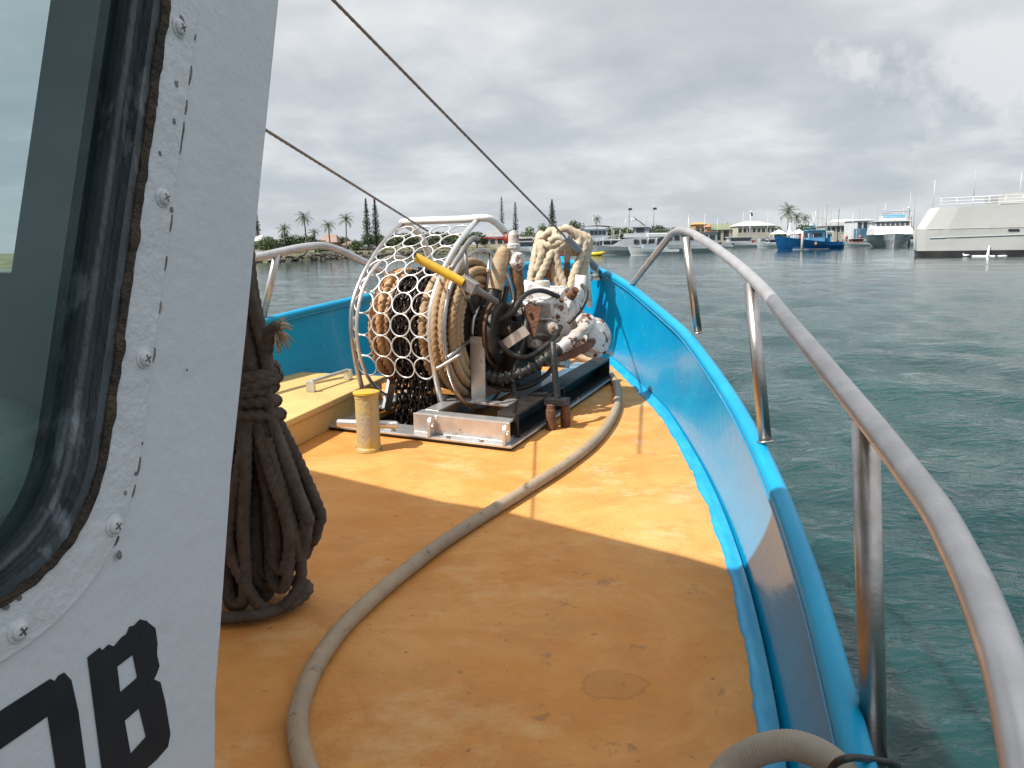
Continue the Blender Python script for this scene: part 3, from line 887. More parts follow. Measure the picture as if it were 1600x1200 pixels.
# brake drum + gear case
mb = MB().revolve([(.07, 0), (.165, .0), (.175, .01), (.175, .08), (.16, .09), (.07, .09)], (-.345, DC.y + .02, DC.z - .02), (1, 0, 0), 40)
WP('brake_drum', mb, m_dark, .003)
mb = MB().torus((-.30, DC.y + .02, DC.z - .02), (1, 0, 0), .181, .010, 50, 6)
WP('brake_band', mb, m_rust)
mb = MB()
mb.prism([V((-.375, .36, .125)), V((-.375, .70, .125)), V((-.375, .58, .52)), V((-.375, .46, .52))], (.014, 0, 0))
mb.box((-.34, .365, .30), (.085, .012, .36)); mb.box((-.34, .70, .30), (.085, .012, .36))
WP('bearing_stand', mb, m_steel2, .002)
mb = MB().box((-.27, .80, .36), (.10, .34, .42)).box((-.24, .60, .34), (.09, .14, .28))
WP('gear_case', mb, m_black, .012)
mb = MB().box((-.225, .47, .43), (.30, .012, .055), Matrix.Rotation(R(-33), 3, 'Y'))
mb.revolve([(.011, 0), (.011, .004)], (-.2, .465, .447), (0, -1, 0), 10)
WP('stay_bar', mb, m_steel2)
# hydraulic motor, white and rusty
mo = MB()
MC = V((-.155, .97, .49))
mo.revolve([(.05, -.20), (.13, -.2), (.16, -.17), (.175, -.08), (.205, -.07), (.21, -.06), (.21, -.02), (.19, -.01), (.19, .05), (.215, .06), (.215, .10), (.185, .115), (.16, .15), (.09, .165), (.085, .19), (.04, .19)], MC, (1, 0, 0), 36)
mo.box(MC + V((-.03, -.03, .17)), (.16, .2, .10), Matrix.Rotation(R(12), 3, 'Y'))
mo.box(MC + V((.05, -.12, -.16)), (.17, .16, .14), Matrix.Rotation(R(-14), 3, 'X'))
mo.box(MC + V((-.10, -.18, .02)), (.12, .10, .26), Matrix.Rotation(R(9), 3, 'X'))
mo.box(MC + V((.04, -.17, .10)), (.09, .09, .12), Matrix.Rotation(R(20), 3, 'X'))
mo.cyl(MC + V((-.16, -.20, .12)), MC + V((-.02, -.23, .12)), .035)
mo.cyl(MC + V((-.05, -.02, .18)), MC + V((-.05, -.02, .255)), .05, .045)
for k in range(7):
    a = R(95) + k * R(24)
    mo.box(MC + V((.02, .2 * math.cos(a), .2 * math.sin(a))), (.14, .014, .05), Matrix.Rotation(a - math.pi / 2, 3, 'X'))
motor = WP('motor_housing', mo, m_motor, .014)
for k in range(12):
    mo = MB()
    a = 2 * math.pi * k / 12 + .2
    c = MC + V((.10, .198 * math.cos(a), .198 * math.sin(a)))
    mo.revolve([(.015, 0), (.015, .012), (.011, .014), (.008, .024), (.0, .025)], c, (1, 0, 0), 6)
    obj('bolt', mo, m_rust, motor, True)
mo = MB()
mo.revolve([(.045, 0), (.045, .05), (.034, .055), (.032, .11), (.018, .112), (.016, .125), (0, .126)], MC + V((.07, -.16, .0)), V((.35, -1, .05)), 18)
mo.revolve([(.024, 0), (.024, .05), (.019, .055), (.017, .07), (0, .071)], MC + V((.0, -.21, -.09)), V((0, -1, .1)), 12)
mo.revolve([(.024, 0), (.024, .05), (.019, .055), (.017, .07), (0, .071)], MC + V((.09, -.19, -.10)), V((.2, -1, .1)), 12)
obj('boss', mo, m_motor, motor, True)
mo = MB()
BC = V((.10, .95, .42))
mo.revolve([(.03, -.08), (.085, -.08), (.10, -.06), (.10, -.01), (.115, .0), (.115, .03), (.095, .04), (.085, .07), (.03, .08)], BC, V((.85, -.5, .1)), 26)
mo.sphere(BC + V((-.03, -.03, .08)), (.07, .07, .06), 14, 8, .2)
obj('valve_block', mo, m_motor, motor, True)
dax = V((.85, -.5, .1)).normalized(); e1 = dax.cross(V((0, 0, 1))).normalized(); e2 = dax.cross(e1)
for k in range(9):
    mo = MB()
    a = 2 * math.pi * k / 9
    mo.revolve([(.011, 0), (.011, .012), (.007, .02), (0, .021)], BC + dax * .03 + (e1 * math.cos(a) + e2 * math.sin(a)) * .102, dax, 6)
    obj('bolt', mo, m_rust, motor, True)
mo = MB().revolve([(.028, 0), (.028, .04), (.02, .045), (.02, .07)], MC + V((.13, -.05, .16)), V((.6, -.2, .6)), 10)
obj('rusty_fitting', mo, m_rust, motor, True)
# hoses and fittings on the winch
mb = MB()
mb.revolve([(.024, .78), (.026, .84), (.036, .845), (.036, .875), (.03, .88), (.03, .93), (.036, .935), (.036, .955), (.03, .96), (.029, 1.005), (.018, 1.025), (0, 1.03)], (-.225, .6, 0), (0, 0, 1), 18)
mb.cyl((-.225, .6, .90), (-.165, .57, .885), .022); mb.sphere((-.20, .585, .86), (.045, .04, .045), 12, 8, .3)
WP('relief_valve', mb, m_motor)
WP('valve_pin', MB().cyl((-.262, .6, .985), (-.40, .6, .993), .006).cyl((-.262, .6, .96), (-.262, .6, 1.01), .016), m_redpaint)
WP('taped_hose', MB().tube(spline([V((-.255, .57, .94)), V((-.275, .56, .90)), V((-.29, .55, .83)), V((-.30, .54, .76)), V((-.305, .53, .715))], 6), lambda i: .026 + .018 * min(1, i / 9), 14), m_tape)
WP('taped_hose', MB().tube(spline([V((-.215, .6, .83)), V((-.205, .6, .76)), V((-.2, .61, .70)), V((-.22, .6, .62)), V((-.28, .56, .56))], 6), lambda i: .036 - .016 * min(1, i / 22), 14), m_btape)
hz = [V((-.305, .53, .73)), V((-.325, .50, .66)), V((-.36, .46, .57)), V((-.385, .43, .47)), V((-.385, .41, .38)), V((-.35, .40, .30)), V((-.27, .41, .258)), V((-.17, .44, .265)), V((-.08, .50, .31)), V((-.02, .56, .355)), V((.03, .62, .40))]
hp = resample(spline(hz, 8), .006)
WP('corrugated_hose', MB().tube(hp, lambda i: .031 + .004 * (1 if (i // 3) % 2 else -1) * (1 if i > 20 else 0), 14), m_black)
hz2 = [V((-.29, .55, .73)), V((-.30, .52, .64)), V((-.33, .49, .55)), V((-.36, .45, .42)), V((-.33, .43, .31))]
WP('hose', MB().tube(spline(hz2, 8), .017, 10).tube([p + V((.03, .03, .0)) for p in spline(hz2, 8)], .014, 10), m_black)
WP('rusty_hose', MB().tube(spline([V((.02, .61, .39)), V((.07, .68, .44)), V((.11, .78, .49)), V((.11, .88, .50))], 8), lambda i: .032 + .004 * math.sin(i * 1.3), 12), m_motor)
WP('rusty_hose', MB().tube(spline([V((.0, .58, .34)), V((.06, .66, .355)), V((.12, .76, .385)), V((.13, .87, .41))], 8), lambda i: .022 + .003 * math.sin(i * 1.3), 12), m_rust)
WP('hose', MB().tube(spline([V((-.36, .46, .58)), V((-.27, .46, .56)), V((-.20, .50, .60)), V((-.17, .60, .68)), V((-.13, .74, .70)), V((-.06, .84, .66))], 8), .014, 8).tube(spline([V((.03, .75, .52)), V((.09, .8, .60)), V((.10, .86, .68)), V((.05, .92, .72))], 8), .012, 8), m_black)
# brake lever pipe
yl = [V((-.50, .045, .902)), V((-.275, .11, .775))]
d_ = (yl[1] - yl[0]).normalized()
mb = MB().tube([yl[0], yl[1]], .0225, 18, False).tube([yl[1], yl[0]], .0185, 18, False)
e_ = d_.cross(V((0, 0, 1))).normalized(); f_ = d_.cross(e_)
ro = [yl[0] + (e_ * math.cos(a) + f_ * math.sin(a)) * .0225 for a in np.linspace(0, 2 * math.pi, 19)]
ri = [yl[0] + (e_ * math.cos(a) + f_ * math.sin(a)) * .0185 for a in np.linspace(0, 2 * math.pi, 19)]
mb.grid([ro, ri], False)
WP('brake_lever', mb, m_yellow)
WP('lever_clamp', MB().box((-.255, .125, .765), (.09, .045, .06), Matrix.Rotation(R(29), 3, 'Y')).cyl((-.25, .13, .76), (-.25, .42, .66), .018), m_gal, .004)
WP('support_strut', MB().cyl((-.36, .30, .95), (-.37, .33, .70), .011).tube(spline([V((-.44, .6, .99)), V((-.38, .42, .99)), V((-.36, .30, .95)), V((-.37, .16, .84))], 6), .013, 10), m_gal)
WP('handle', MB().tube(spline([V((-.41, .10, .36)), V((-.41, .06, .36)), V((-.395, .05, .36)), V((-.31, .12, .42))], 6), .009, 8), m_steel)
# rusty stop pins and a hose post beside the base
for u, v, h in ((.075, .36, .13), (.125, .44, .14)):
    WP('stop_pin', MB().revolve([(.026, 0), (.026, h * .8), (.022, h * .82), (.022, h), (.0, h + .004)], (u, v, wz(u, v)), (0, 0, 1), 14), m_rust)
WP('hose', MB().tube(spline([V((-.34, .50, .62)), V((-.30, .47, .50)), V((-.22, .46, .40)), V((-.12, .50, .36)), V((-.04, .62, .42)), V((-.02, .76, .50))], 8), .016, 8), m_black)
WP('hose', MB().tube(spline([V((-.18, .62, .62)), V((-.14, .55, .52)), V((-.15, .50, .40)), V((-.18, .46, .24)), V((-.15, .44, .14))], 8), .015, 8), m_black)
WP('hose', MB().tube(spline([V((-.06, .80, .30)), V((-.05, .62, .25)), V((-.12, .50, .20)), V((-.22, .45, .19)), V((-.32, .44, .22))], 8), .014, 8), m_dark)
WP('clamp_plate', MB().box((-.12, .575, .55), (.09, .012, .16), Matrix.Rotation(R(14), 3, 'Y')).revolve([(.012, 0), (.012, .01), (.007, .018)], (-.12, .568, .59), (0, -1, 0), 6).revolve([(.012, 0), (.012, .01), (.007, .018)], (-.135, .568, .51), (0, -1, 0), 6), m_rust)
WP('hose_post', MB().tube(spline([V((.10, .40, .14)), V((.085, .41, .25)), V((.07, .42, .38)), V((.05, .46, .45))], 6), .017, 10).box((.095, .40, .155), (.11, .09, .03)), m_black)
# chain locker under the opening
mb = MB()
c = [(-.96, .09), (-.51, .09), (-.51, .99), (-.96, .99)]
bt = [V((u, v, -.6)) for u, v in c]; tp = [V((u, v, wz(u, v) - .012)) for u, v in c]
mb.add(bt + tp, [(0, 1, 2, 3), (0, 4, 5, 1), (1, 5, 6, 2), (2, 6, 7, 3), (3, 7, 4, 0)])
WP('chain_locker', mb, m_locker)

def wthing_mesh(name, mb, mat, label, cat):      # a thing that is one mesh, given in the winch frame
    rot = Matrix.Rotation(WANG, 3, 'Z')
    mb.v = [rot @ v + WO for v in mb.v]
    return tag(obj(name, mb, mat), label, cat)
# rope on the drum
def helix(u0, u1, r, pitch, jit, seed, a0=0):
    turns = abs(u1 - u0) / pitch
    n = int(turns * 40)
    out = []
    for i in range(n + 1):
        a = a0 + 2 * math.pi * turns * i / n
        rr = r + jit * mnoise.noise(V((i * .05, seed, 0)))
        out.append(dring(u0 + (u1 - u0) * i / n + jit * .8 * mnoise.noise(V((i * .04, seed, 5))), rr, a))
    return out
mb = MB()
mb.rope(helix(-.50, -.415, .36, .043, .012, 1), .0235, .10, 12)
mb.rope(helix(-.60, -.50, .315, .043, .012, 2), .0235, .10, 12)
for k, r_ in enumerate((.318, .272, .226)):
    mb.rope(helix(-.415, -.398 - .004 * k, r_, .014, .012, 3 + k), .0235, .10, 12)
for k, r_ in enumerate((.318, .272)):
    mb.rope(helix(-.47, -.42, r_, .05, .012, 13 + k), .0235, .10, 12)
wthing_mesh('mooring_rope', mb, m_tan, 'thick tan rope wound on the right of the winch drum', 'rope')
mb = MB()
mb.rope(helix(-.93, -.80, .285, .043, .012, 7), .0225, .10, 12)
mb.rope(helix(-.92, -.83, .312, .047, .012, 8), .0225, .10, 12)
wthing_mesh('mooring_rope', mb, m_orange, 'orange rope wound on the left of the winch drum', 'rope')
mb = MB()
for layer, (u0, u1, r) in enumerate(((-.80, -.58, .265), (-.60, -.80, .295), (-.78, -.60, .318))):
    hp_ = resample(helix(u0, u1, r, .046, .01, 20 + layer), .040)
    for i in range(len(hp_) - 1):
        p, q = hp_[i], hp_[i + 1]
        t = (q - p).normalized(); c = (p + q) / 2
        rad = (c - V((c.x, DC.y, DC.z))).normalized()
        ax_ = rad if i % 2 else rad.cross(t)
        ax_ = (ax_ + t.cross(ax_) * .5 * (rnd() - .2)).normalized()
        mb.torus(c, ax_, .027, .0085, 10, 5, e=(1, .66), e1=t)
for k in range(7):                             # chain ends hanging into the locker
    u = -.78 + k * .03; z0 = .16
    for i in range(9):
        mb.torus(V((u + .006 * math.sin(i), DC.y - .26 + .02 * k % .05, z0 + .1 - i * .041)), (1, 0, 0) if i % 2 else (0, 1, 0), .027, .0085, 10, 5, e=(1, .66), e1=V((0, 0, 1)))
wthing_mesh('anchor_chain', mb, m_chain, 'wet black chain wound on the middle of the winch drum', 'chain')

# ------------------------------------------------------------------ things on the deck
bp = on_deck(577, 703)
bol = thing('bollard', 'worn yellow topped bollard with a steel cross bar', 'bollard', bp)
obj('post', MB().revolve([(.062, 0), (.060, .012), (.0555, .02), (.0555, .255), (.0575, .258), (.0575, .275)], bp, (0, 0, 1), 26), m_bollard, bol)
obj('cap', MB().revolve([(.063, .2755), (.063, .285), (.05, .289), (0, .290)], bp, (0, 0, 1), 26), m_yellow, bol)
cb = bp + V((0, 0, .125))
obj('cross_bar', MB().revolve([(.014, 0), (.019, .004), (.019, .10), (.0195, .27), (.017, .29), (.012, .295)], cb - V((.15, -.02, -.006)), V((1, -.09, -.03)), 16), m_steel2, bol)

h0 = V((-1.02, 3.74, 0)); ha = V((.30, .954, 0)).normalized(); hb = V((-ha.y, ha.x, 0))
hat = thing('deck_hatch', 'raised yellow deck hatch box beyond the bollard', 'hatch', h0 - V((0, 0, .95)))
def hp3(a, b, h): 
    p = h0 + ha * a + hb * b
    return V((p.x, p.y, deck_z(p.y) + h))
obj('coaming', MB().hexa([hp3(a, b, -.005) for a, b in ((-.8, .0), (.82, .0), (.82, .62), (-.8, .62))][::-1], [hp3(a, b, .12) for a, b in ((-.8, .0), (.82, .0), (.82, .62), (-.8, .62))][::-1]), m_hatch, hat, bev=.012)
obj('lid', MB().hexa([hp3(a, b, .1205) for a, b in ((-.82, -.015), (.84, -.015), (.84, .635), (-.82, .635))][::-1], [hp3(a, b, .155) for a, b in ((-.82, -.015), (.84, -.015), (.84, .635), (-.82, .635))][::-1]), m_hatch, hat, bev=.01)
mb = MB()
q0, q1 = hp3(.36, .20, .1555), hp3(.70, .16, .1555)
for q in (q0, q1): mb.box(q + V((0, 0, .03)), (.05, .02, .06), Matrix.Rotation(-R(17), 3, 'Z'))
mb.tube([q0 + V((0, 0, .055)), q1 + V((0, 0, .055))], .011, 10)
obj('hatch_dog', mb, m_steel2, hat, bev=.003)

hz = [(910, 566), (938, 571), (958, 592), (965, 622), (955, 655), (925, 693), (880, 728), (830, 760), (780, 791), (700, 842), (640, 887), (580, 937), (530, 987), (490, 1047), (468, 1107), (466, 1150), (478, 1200), (498, 1245)]
pts = [on_plane(x, y, -1.10 + .0235, .04) for x, y in hz]
pts[0].z += .03
pts[0:0] = [pts[0] + V((-.2, .05, .05)), ]
tail = pts[-1]
pts += [tail + V((.08, -.2, 0)), tail + V((.3, -.45, -.01))]
hpth = resample(spline(pts, 10), .006)
tag(obj('deck_hose', MB().tube(hpth, lambda i: .0232 + .0005 * math.sin(i * 2.1), 16), m_hose), 'long tan suction hose curving across the orange deck', 'hose')
h2 = [on_y(1085, 1290, 1.12) + V((0, 0, .0)), on_y(1130, 1210, 1.17), on_y(1175, 1177, 1.17), on_y(1230, 1164, 1.15), on_y(1280, 1178, 1.12), on_y(1318, 1210, 1.09), on_y(1338, 1260, 1.06), on_y(1345, 1330, 1.04)]
hp2 = resample(spline(h2, 10), .002)
tag(obj('rail_hose', MB().tube(hp2, lambda i: .0245 + .0005 * math.sin(i * 2 * math.pi / 3), 18), m_hose2), 'beige ribbed hose looped over the bulwark beside the rail post', 'hose')
# black strap
c0 = on_y(1355, 1192, 1.14)
mb = MB()
loop = [on_y(1298, 1212, 1.075), on_y(1305, 1193, 1.05), on_y(1330, 1184, 1.04), on_y(1362, 1187, 1.12), on_y(1396, 1193, 1.15), on_y(1400, 1196, 1.24), on_y(1370, 1193, 1.30), on_y(1338, 1196, 1.25), on_y(1318, 1206, 1.13)]
lp = spline(loop, 8, True)
rows = [[p + V((0, 0, .007)), p + V((0, 0, -.007))] for p in lp + [lp[0]]]
rin = [[p + V((0, -.0025, -.007)), p + V((0, -.0025, .007))] for p in lp + [lp[0]]]
mb.tube(lp, .006, 8, False, True)
tag(obj('cable_tie', mb, m_black), 'black tie binding the beige hose to the rail post', 'cable tie')

# dark brown rope coil hanging by the wheelhouse
mb = MB()
C = V((-.70, 2.07, 0))
rg = random.Random(5)
strands0 = [(-.560, -.835, .02), (-.585, -.875, -.03), (-.60, -.895, .05), (-.625, -.93, -.05), (-.655, -.955, .03), (-.69, -.975, -.02), (-.72, -.985, .06), (-.75, -.985, -.05), (-.79, -.985, .02), (-.83, -.96, .05), (-.88, -.93, -.02)]
strands = []
for (bx, bz, dy) in strands0:
    strands += [(bx, bz, dy), (bx - .012, bz + .05, dy + .035 * (1 if dy < 0 else -1.6)), (bx - .02, bz + .02, -dy)]
for i, (bx, bz, dy) in enumerate(strands):
    k0 = -.670 - .10 * (i / 32) + rg.uniform(-.012, .012)
    ty = 2.05 + dy * .5
    yy = 2.06 + dy * 1.4
    q = [V((-.695, 2.08 + dy * .3, .06)), V((k0 - .02, ty, -.1)), V((k0 + rg.uniform(-.012, .012), ty, -.30)), V((k0 + .01, ty - .01, -.42)), V((k0 * .6 + bx * .4 + .015, yy, -.58)), V((bx + .006, yy, -.74)), V((bx, yy, bz + .06)), V((bx - .025, yy + .01, bz)), V((bx - .06, yy + .03, bz + .03)), V((bx - .06, yy + .05, -.75)), V((k0 - .02, 2.09, -.45)), V((k0 - .02, 2.1, -.3)), V((-.71, 2.09, .05))]
    for p in q: p.z = max(p.z, deck_z(p.y) + .022)
    mb.rope(spline(q, 8), .0172, .075, 12, amp=.30)
for i in range(5):                              # wraps round the neck of the coil
    z = -.325 - i * .029
    mb.rope(spline([V((-.722 + (.075 + .008 * math.sin(i * 2)) * math.cos(a), 2.06 + .07 * math.sin(a), z + .012 * math.sin(a + i))) for a in np.linspace(0, 2 * math.pi, 13)[:-1]], 6, True), .0178, .075, 12)
q = [V((-.70, 2.0, -.44)), V((-.74, 1.98, -.6)), V((-.78, 1.98, -.78)), V((-.74, 1.97, -.9)), V((-.70, 1.99, -.985)), V((-.64, 2.0, -.975)), V((-.60, 2.02, -.9)), V((-.61, 2.0, -.75)), V((-.66, 2.0, -.5))]
mb.rope(spline(q, 8), .0172, .075, 12, amp=.30)
q = [V((-.9, 1.99, -1.0)), V((-.8, 1.96, -.995)), V((-.7, 1.97, -.99)), V((-.63, 2.02, -.985)), V((-.60, 2.08, -.97)), V((-.66, 2.14, -.97)), V((-.8, 2.15, -.97))]
mb.rope(spline(q, 8), .0172, .075, 12, amp=.30)
q = [V((-.66, 2.04, -.30)), V((-.645, 2.03, -.24)), V((-.632, 2.03, -.205)), V((-.62, 2.03, -.215))]
mb.rope(spline(q, 8), .017, .085, 12)
rc = thing('rope_coil', 'dark brown rope coil hanging down to the deck', 'rope', (-.7, 2.07, deck_z(2.07)))
obj('rope', mb, m_brown, rc)
mb = MB()
for i in range(40):
    a = rg.uniform(-1.6, 1.0); l = rg.uniform(.03, .055)
    d_ = V((math.cos(a) * .8, rg.uniform(-.5, .5), math.sin(a))).normalized()
    s0 = V((-.625, 2.03, -.213))
    mb.tube([s0, s0 + d_ * l * .6, s0 + d_ * l + V((0, 0, -.012))], [.004, .003, .001], 4)
obj('frayed_end', mb, m_cream, rc)

# stays
A = V((.683, 6.113, -.206))
sd = V((-1.297, -3.161, 1.076))
st1 = thing('forestay', 'long wire stay running down to the gunwale by the blue bow', 'wire stay', A)
pth = [A + sd * t for t in np.linspace(0, 1.03, 30)]
obj('wire', MB().rope(pth, .0066, .06, 10, 6, step=.008), m_wire, st1)
pe = .235
obj('sleeve', MB().tube([A + sd * t for t in np.linspace(.015, pe, 10)], lambda i: .031 - .004 * (i / 9), 12), m_greyhose, st1)
obj('shackle', MB().torus(A + sd * .01, LT, .035, .011, 16, 6, e=(1.2, .8)).box(A + V((-.0, .02, -.04)), (.05, .03, .1)).cyl(A + V((-.05, -.04, -.06)), A + V((.05, .0, -.05)), .014).sphere(A + V((-.055, -.04, -.075)), .022), m_steel2, st1)
B = V((-.058, 6.325, -.179))
nn = ray(415, 203).cross(ray(630, 337))
bz = -(nn.x * -.92 + nn.y * 2.14) / nn.z
E2 = V((-.92, 2.14, bz))
bb = ray(757, 416.5); 
B2 = bb * (6.2 / bb.y)
E2 = B2 + (E2 - B2) * 1.12
st2 = thing('forestay', 'shorter wire stay passing down behind the winch guard', 'wire stay', B2)
obj('wire', MB().rope([B2.lerp(E2, t) for t in np.linspace(0, 1, 30)], .0058, .06, 10, 6, step=.008), m_wire, st2)

# bow fairlead with cream rope over it
BY = 5.95
fl = thing('bow_fairlead', 'grey bow fairlead frame with a timber block at the stem', 'fairlead', on_y(872, 445, BY))
def bw(px, py, y=BY): return on_y(px, py, y)
for x in (858, 886):
    obj('post', MB().box((bw(x, 392) + bw(x, 440)) / 2, (.045, .05, .26), None), m_gal, fl, bev=.005)
obj('cross_tube', MB().cyl(bw(832, 375, 5.85), bw(918, 372, 5.85), .022), m_gal, fl)
obj('timber_block', MB().box(bw(868, 427, BY - .02), (.20, .08, .07)).box(bw(872, 394, BY + .03), (.34, .06, .06)), m_wood, fl, bev=.006)
for q in ((846, 430), (898, 428)): obj('side_plate', MB().box(bw(*q), (.03, .2, .16)), m_bluecap, fl, bev=.006)
for q, q2 in (((838, 376), (826, 470)), ((914, 374), (922, 480))): obj('leg', MB().cyl(bw(*q, 5.85), bw(*q2, 5.8), .02), m_whitepaint, fl)
mb = MB()
def br(pts, r=.030): mb.rope(spline([on_y(*p) for p in pts], 8), r, .15, 12)
br([(832, 462, 5.55), (829, 440, 5.6), (834, 410, 5.65), (840, 382, 5.72), (845, 366, 5.8), (851, 380, 5.9), (848, 420, 5.95)])
br([(840, 440, 5.55), (852, 415, 5.58), (862, 395, 5.6), (872, 388, 5.65), (888, 386, 5.65), (893, 395, 5.7)])
br([(838, 425, 5.6), (846, 396, 5.6), (843, 380, 5.65), (856, 384, 5.62), (872, 380, 5.6), (885, 375, 5.62)])
br([(848, 372, 5.75), (856, 364, 5.72), (866, 360, 5.72), (868, 380, 5.65), (866, 410, 5.62), (869, 440, 5.6), (878, 470, 5.58)])
br([(874, 360, 5.75), (872, 385, 5.62), (869, 400, 5.6), (876, 430, 5.58), (886, 460, 5.55)])
br([(872, 362, 5.7), (884, 357, 5.7), (895, 362, 5.7), (905, 372, 5.7), (902, 384, 5.68), (896, 376, 5.72)])
br([(880, 356, 5.8), (897, 362, 5.76), (908, 372, 5.74), (912, 384, 5.7), (908, 400, 5.66), (898, 425, 5.6), (890, 450, 5.56), (886, 475, 5.55)])
br([(900, 364, 5.82), (912, 368, 5.8), (918, 380, 5.78), (914, 400, 5.74), (907, 425, 5.7), (905, 455, 5.66), (908, 475, 5.6)])
br([(905, 368, 5.9), (919, 372, 5.88), (920, 390, 5.86), (912, 430, 5.8), (918, 470, 5.75)])
br([(858, 378, 5.6), (870, 371, 5.6), (882, 378, 5.6), (876, 386, 5.6), (862, 388, 5.62)], .026)
tag(obj('mooring_rope', mb, m_cream), 'cream three strand rope heaped over the bow fairlead', 'rope')
for q, r_ in ((((830, 440), (826, 455), (828, 470)), .05), (((908, 430), (906, 450), (905, 468)), .04)):
    obj('chafe_sleeve', MB().tube([on_y(*p, 5.51) for p in q], r_, 12), m_whitepaint, fl)

# ================================================================== the far shore and the harbour
m_leaf = pm('foliage_green', (.040, .075, .022), (.11, .15, .045), .8, .6, lo=.3, hi=.7)
m_leaf2 = pm('foliage_dark', (.035, .058, .030), (.08, .11, .05), .6, .6, lo=.3, hi=.7)
m_pine = pm('norfolk_pine_needles', (.055, .070, .058), (.10, .115, .09), .5, .7, lo=.3, hi=.7)  # distance haze put into the needle colour, lightened and greyed
m_palm = pm('palm_fronds', (.045, .075, .028), (.11, .13, .05), .6, .5, lo=.3, hi=.7)
m_bark = pm('bark', (.12, .095, .075), (.20, .17, .14), 3, .9)
m_land = pm('shore_ground', (.09, .10, .045), (.20, .17, .11), .25, .9, spots=[((.07, .10, .03), .6, .5, .1)])
m_rock = pm('rip_rap_rock', (.07, .06, .05), (.20, .17, .14), .9, .9)
m_bwhite = pm('boat_white', (.62, .63, .64), (.52, .54, .56), .8, .35)
m_bgrey = pm('boat_grey', (.36, .385, .41), (.30, .325, .355), .8, .4)
m_alu = pm('bare_hull_plate', (.47, .468, .462), (.41, .407, .40), .25, .5, spots=[((.31, .28, .22), .5, .56, .25), ((.46, .46, .455), .5, .58, .3)], stretch=(.5, 1, 1.6))
m_boot = pm('black_boot_top', (.014, .013, .018), (.04, .035, .035), .6, .5)
m_win = pm('dark_window', (.015, .02, .028), (.05, .06, .07), .9, .12)
m_tblue = pm('trawler_blue', (.004, .075, .24), (.010, .11, .30), .7, .4)
m_lblue = pm('light_blue_paint', (.16, .42, .62), (.12, .34, .54), .8, .45)
m_teal = pm('teal_hull', (.02, .18, .24), (.03, .24, .30), .7, .45)
m_red = pm('faded_red', (.45, .10, .09), (.36, .14, .12), 1, .6)
m_tim = pm('dock_timber', (.30, .25, .20), (.20, .165, .13), .8, .85)
m_pile = pm('pile_grey', (.19, .175, .15), (.30, .28, .25), .6, .85)
m_dpile = pm('pile_dark', (.05, .045, .04), (.10, .09, .08), .6, .85)
m_yel = pm('yellow_plastic', (.70, .52, .03), (.62, .44, .03), 1, .4)
m_och = pm('ochre_render', (.44, .29, .13), (.38, .24, .10), .4, .8)
m_terra = pm('terracotta', (.44, .19, .10), (.36, .15, .08), .6, .8)
m_groof = pm('green_roof', (.15, .18, .11), (.20, .22, .14), .3, .6)
m_wroof = pm('white_roof', (.64, .65, .66), (.55, .565, .58), .3, .5)
m_roofgrey = pm('grey_roof', (.22, .22, .225), (.30, .30, .30), .3, .7)
m_pinkroof = pm('pinkish_roof', (.28, .195, .165), (.24, .16, .13), .4, .8)
m_wallc = pm('cream_wall', (.46, .43, .36), (.40, .37, .31), .4, .8)
m_bluebl = pm('blue_cladding', (.06, .14, .22), (.08, .18, .26), .4, .6)
m_foam = pm('white_water', (.85, .87, .88), (.6, .68, .70), 2, .6)
m_slate = pm('pale_blue_wall', (.33, .385, .44), (.28, .335, .39), .4, .6)

def box2(mb, x0, x1, y0, y1, z0, z1): return mb.box(((x0 + x1) / 2, (y0 + y1) / 2, (z0 + z1) / 2), (abs(x1 - x0), abs(y1 - y0), abs(z1 - z0)))
def prt(parent, name, mat, *boxes, **kw):
    mb = MB()
    for b in boxes: box2(mb, *b)
    return obj(name, mb, mat, parent, True, kw.get('bev', 0))
def far(name, label, cat, px, d, rz=0, group=None, z=0.0):
    p = water_at(px, d); p.z += z
    return thing(name, label, cat, p, rz, group)
def bhull(L, B, hs, hb, flare=.72, rake=.10, p=2.3, n=14):
    mb = MB(); rows = []
    for i in range(n + 1):
        t = i / n
        bd = max(B / 2 * (1 - max(0, (t - .42) / .58) ** p), .03)
        bw_ = max(bd * (flare - .25 * t ** 3), .02)
        z = hs + (hb - hs) * max(0, (t - .15) / .85) ** 1.7
        x = (t - .5) * L
        half = [(x - rake * L * t ** 3 * .25, bw_ * .9, -.5), (x - rake * L * t ** 3 * .1, bw_, .1), (x + rake * L * t ** 3 * .5, (bw_ + bd) / 2 + .06 * B * (1 - t), z * .55), (x + rake * L * t ** 3, bd, z)]
        rows.append([V((a, -b, c)) for a, b, c in half] + [V((half[3][0], -bd * .96, z - .05)), V((half[3][0], bd * .96, z - .05))] + [V((a, b, c)) for a, b, c in reversed(half)])
    mb.grid(rows, False)
    mb.add(rows[0], [tuple(range(len(rows[0])))])
    return mb
def windows(parent, mat, y, z0, z1, spans, name='window', th=.04):
    for a, b in spans: prt(parent, name, mat, (a, b, y - th, y, z0, z1))
def pole(parent, name, mat, a, b, r=.05, r2=None): return obj(name, MB().cyl(V(a), V(b), r, r if r2 is None else r2, 8), mat, parent, True)

